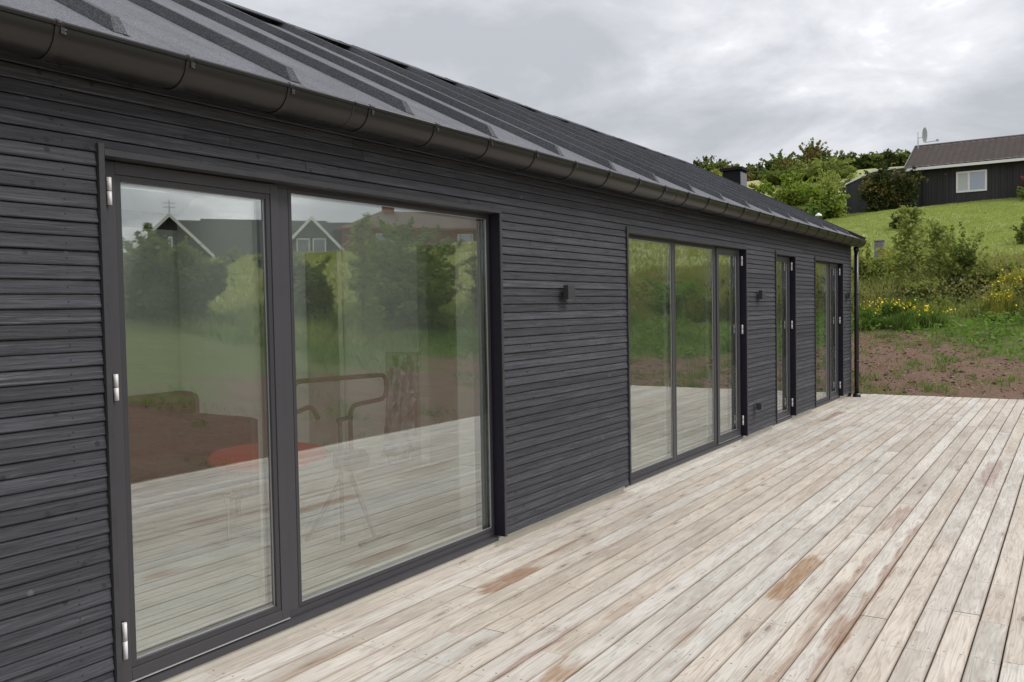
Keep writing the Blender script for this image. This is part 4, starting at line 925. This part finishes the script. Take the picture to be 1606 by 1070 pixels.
# garden by the bungalow
shrub('climber', 'big dark drooping climber covering the corner of the bungalow', 'shrub', (48.2, 5.1), (.9, 1.42, 1.15), 14000, .085, MAT['l_dark'], lobes=34, lobe=.36, up=0., asp=.5, shell=.5, extra=(MAT['l_rust'], 2200, .07), ntips=20)
shrub('bush', 'red leaved bush by the bungalow wall at the right edge', 'bush', (48.8, -1.25), (.5, .55, .62), 2600, .06, MAT['l_red'])
shrub('bush', 'clipped round green bush in front of the red one', 'bush', (47.9, -1.3), (.45, .6, .38), 2600, .045, MAT['l_mid'], lobe=.6)
gl = tag(empty('garden_lamp', (43., 7.3, float(height(43, 7.3)))), 'small white garden lamp at the edge of the lawn', 'lamp'); z = float(height(43, 7.3))
place(MB().tube([(43., 7.3, z-.1), (43., 7.3, 5.62)], .03, 8), 'pole', MAT['dish'], gl); place(MB().lathe([(.16, 5.62), (.14, 5.68), (.03, 5.76), (0, 5.77)], 43., 7.3, 16), 'lamp_shade', MAT['white'], gl)
gk = 'bright green bushes above the roof edge'
for lab, xy, R, n, mt in (
    ('large bright green rounded bush just right of the chimney', (45.5, 9.6), (1.6, 1.9, 1.2), 16000, 'l_bright'),
    ('bright green bush sloping down from the largest one', (45.3, 8.0), (1.2, 1.3, .85), 8000, 'l_bright'),
    ('bright bush directly behind the chimney', (45.8, 11.6), (1.2, 1.5, .95), 8000, 'l_bright')):
    shrub('bush', lab, 'bush', xy, R, n, .085, MAT[mt], gk, lobes=22, lobe=.4, asp=.65)
for lab, xy, R, n, mt in (
    ('low dark hedge plant at the foot of the bright bushes', (43.6, 8.4), (.7, 1.2, .5), 4000, 'l_mid'),
    ('small mixed green bush beside the annexe corner', (46.6, 7.6), (.8, .8, .8), 4200, 'l_saplg'),
    ('low green bush beside the garden lamp', (43.5, 7.7), (.5, .6, .4), 2400, 'l_lush'),
    ('tall loose bush between bright bushes and annexe', (50.5, 8.7), (1.2, 1.4, 1.3), 6000, 'l_saplg')):
    shrub('bush', lab, 'bush', xy, R, n, .07, MAT[mt], 'mixed bushes by the lawn edge', lobes=16)
hz = [(1.3, 27.0, 1.9, 2.8, 'l_dark', 'tall dark bushy tree standing highest at the left end of the ridge'),
      (1.0, 25.6, 1.7, 1.9, 'l_mid', 'second dark tree close to the highest one'),
      (-3, 25.6, 2.2, 1.3, 'l_yell', 'pale yellow green bush in front of the tall dark tree'),
      (-2.0, 23.2, 1.6, 1.5, 'l_rust', 'brown tinged low bush right of the pale bush on the ridge'),
      (1.2, 22.2, 2.0, 1.7, 'l_dark', 'dark low thicket just above the chimney'),
      (1.6, 20.2, 1.8, 2.5, 'l_mid', 'rounded olive tree in the middle of the ridge'),
      (.0, 18.7, 1.7, 1.6, 'l_rust', 'rust coloured bush below the spiky tree'),
      (2.6, 17.6, 1.5, 3.3, 'l_rust', 'spiky brown topped tree right of the ridge middle'),
      (2.0, 15.6, 1.7, 2.2, 'l_mid', 'green tree with orange top next to the brown one'),
      (1.4, 13.6, 2.2, 1.7, 'l_dark', 'dark thicket sloping down to the annexe'),
      (1.2, 11.2, 2.2, 1.6, 'l_dark', 'dark tree line just behind the annexe roof'),
      (1.5, 9., 2.0, 1.5, 'l_dark', 'thin dark thicket behind the climber'),
      (-9., 14.0, 2.6, 1.4, 'l_saplg', 'pale olive bush on the bank above the bright bushes'),
      (-9., 17.0, 2.0, 1.1, 'l_mid', 'mid green bush on the bank behind the chimney')]
for dx, y_, r_, hz_, mt, lab in hz:
    xy = (80.5+dx, y_); hz_ *= .50
    shrub('tree', lab, 'tree', xy, (r_*.9, r_, hz_), 6500, .12, MAT[mt], 'trees along the ridge', trunk=.1, lobes=24, lobe=.36, up=-.2, extra=(MAT['l_mid'], 1500, .12))

# plants mirrored in the glass
gr = 'bushes on the slope beside the deck'
shrub('bush', 'big rounded green bush mirrored in the left glass door', 'bush', (12.9, -14.6), (1.3, 1.3, 1.08), 15000, .06, MAT['l_mid'], gr, lobes=26, lobe=.4)
shrub('bush', 'dark green bush mirrored beside the door mullion', 'bush', (16.5, -14.2), (1.1, 1.1, .95), 7000, .06, MAT['l_mid'], gr)
shrub('bush', 'broad dark thicket mirrored in the big window', 'bush', (19.0, -12.4), (1.6, 1.6, 1.25), 12000, .06, MAT['l_mid'], gr, lobes=24)
shrub('bush', 'olive bush mirrored at the right of the big window', 'bush', (22.5, -11.2), (1.3, 1.3, 1.0), 8000, .06, MAT['l_saplg'], gr)
shrub('bush', 'low bush behind the thicket on the side slope', 'bush', (26., -19.), (1.7, 1.7, 1.2), 7000, .08, MAT['l_mid'], gr)
sapling('sapling', 'feathery young tree mirrored between the two reflected roofs', (15.6, -11.1), 2.75, .7, 22, 110, .045, MAT['l_saplg'], group='young trees on the slope')
shrub('bush', 'pale grass clump bush mirrored in the narrow door', 'bush', (23.5, -6.5), (.9, .9, .6), 4000, .05, MAT['l_lush'], gr)
shrub('bush', 'dark low bush mirrored in the middle doors', 'bush', (19.8, -7.6), (.8, .9, .6), 4500, .05, MAT['l_mid'], gr)
print('tris approx', sum(len(o.data.polygons) for o in COL.objects if o.type == 'MESH'), 'rows', NROW)

shrub('bush', 'dark leafy bush low in the reflection of the big window', 'bush', (17.6, -11.0), (1.1, 1.1, .75), 7000, .055, MAT['l_mid'], gr, lobes=20)
shrub('bush', 'dark bush nearest the deck in the big window reflection', 'bush', (20.6, -10.2), (1.2, 1.1, .85), 7000, .055, MAT['l_dark'], gr, lobes=20)
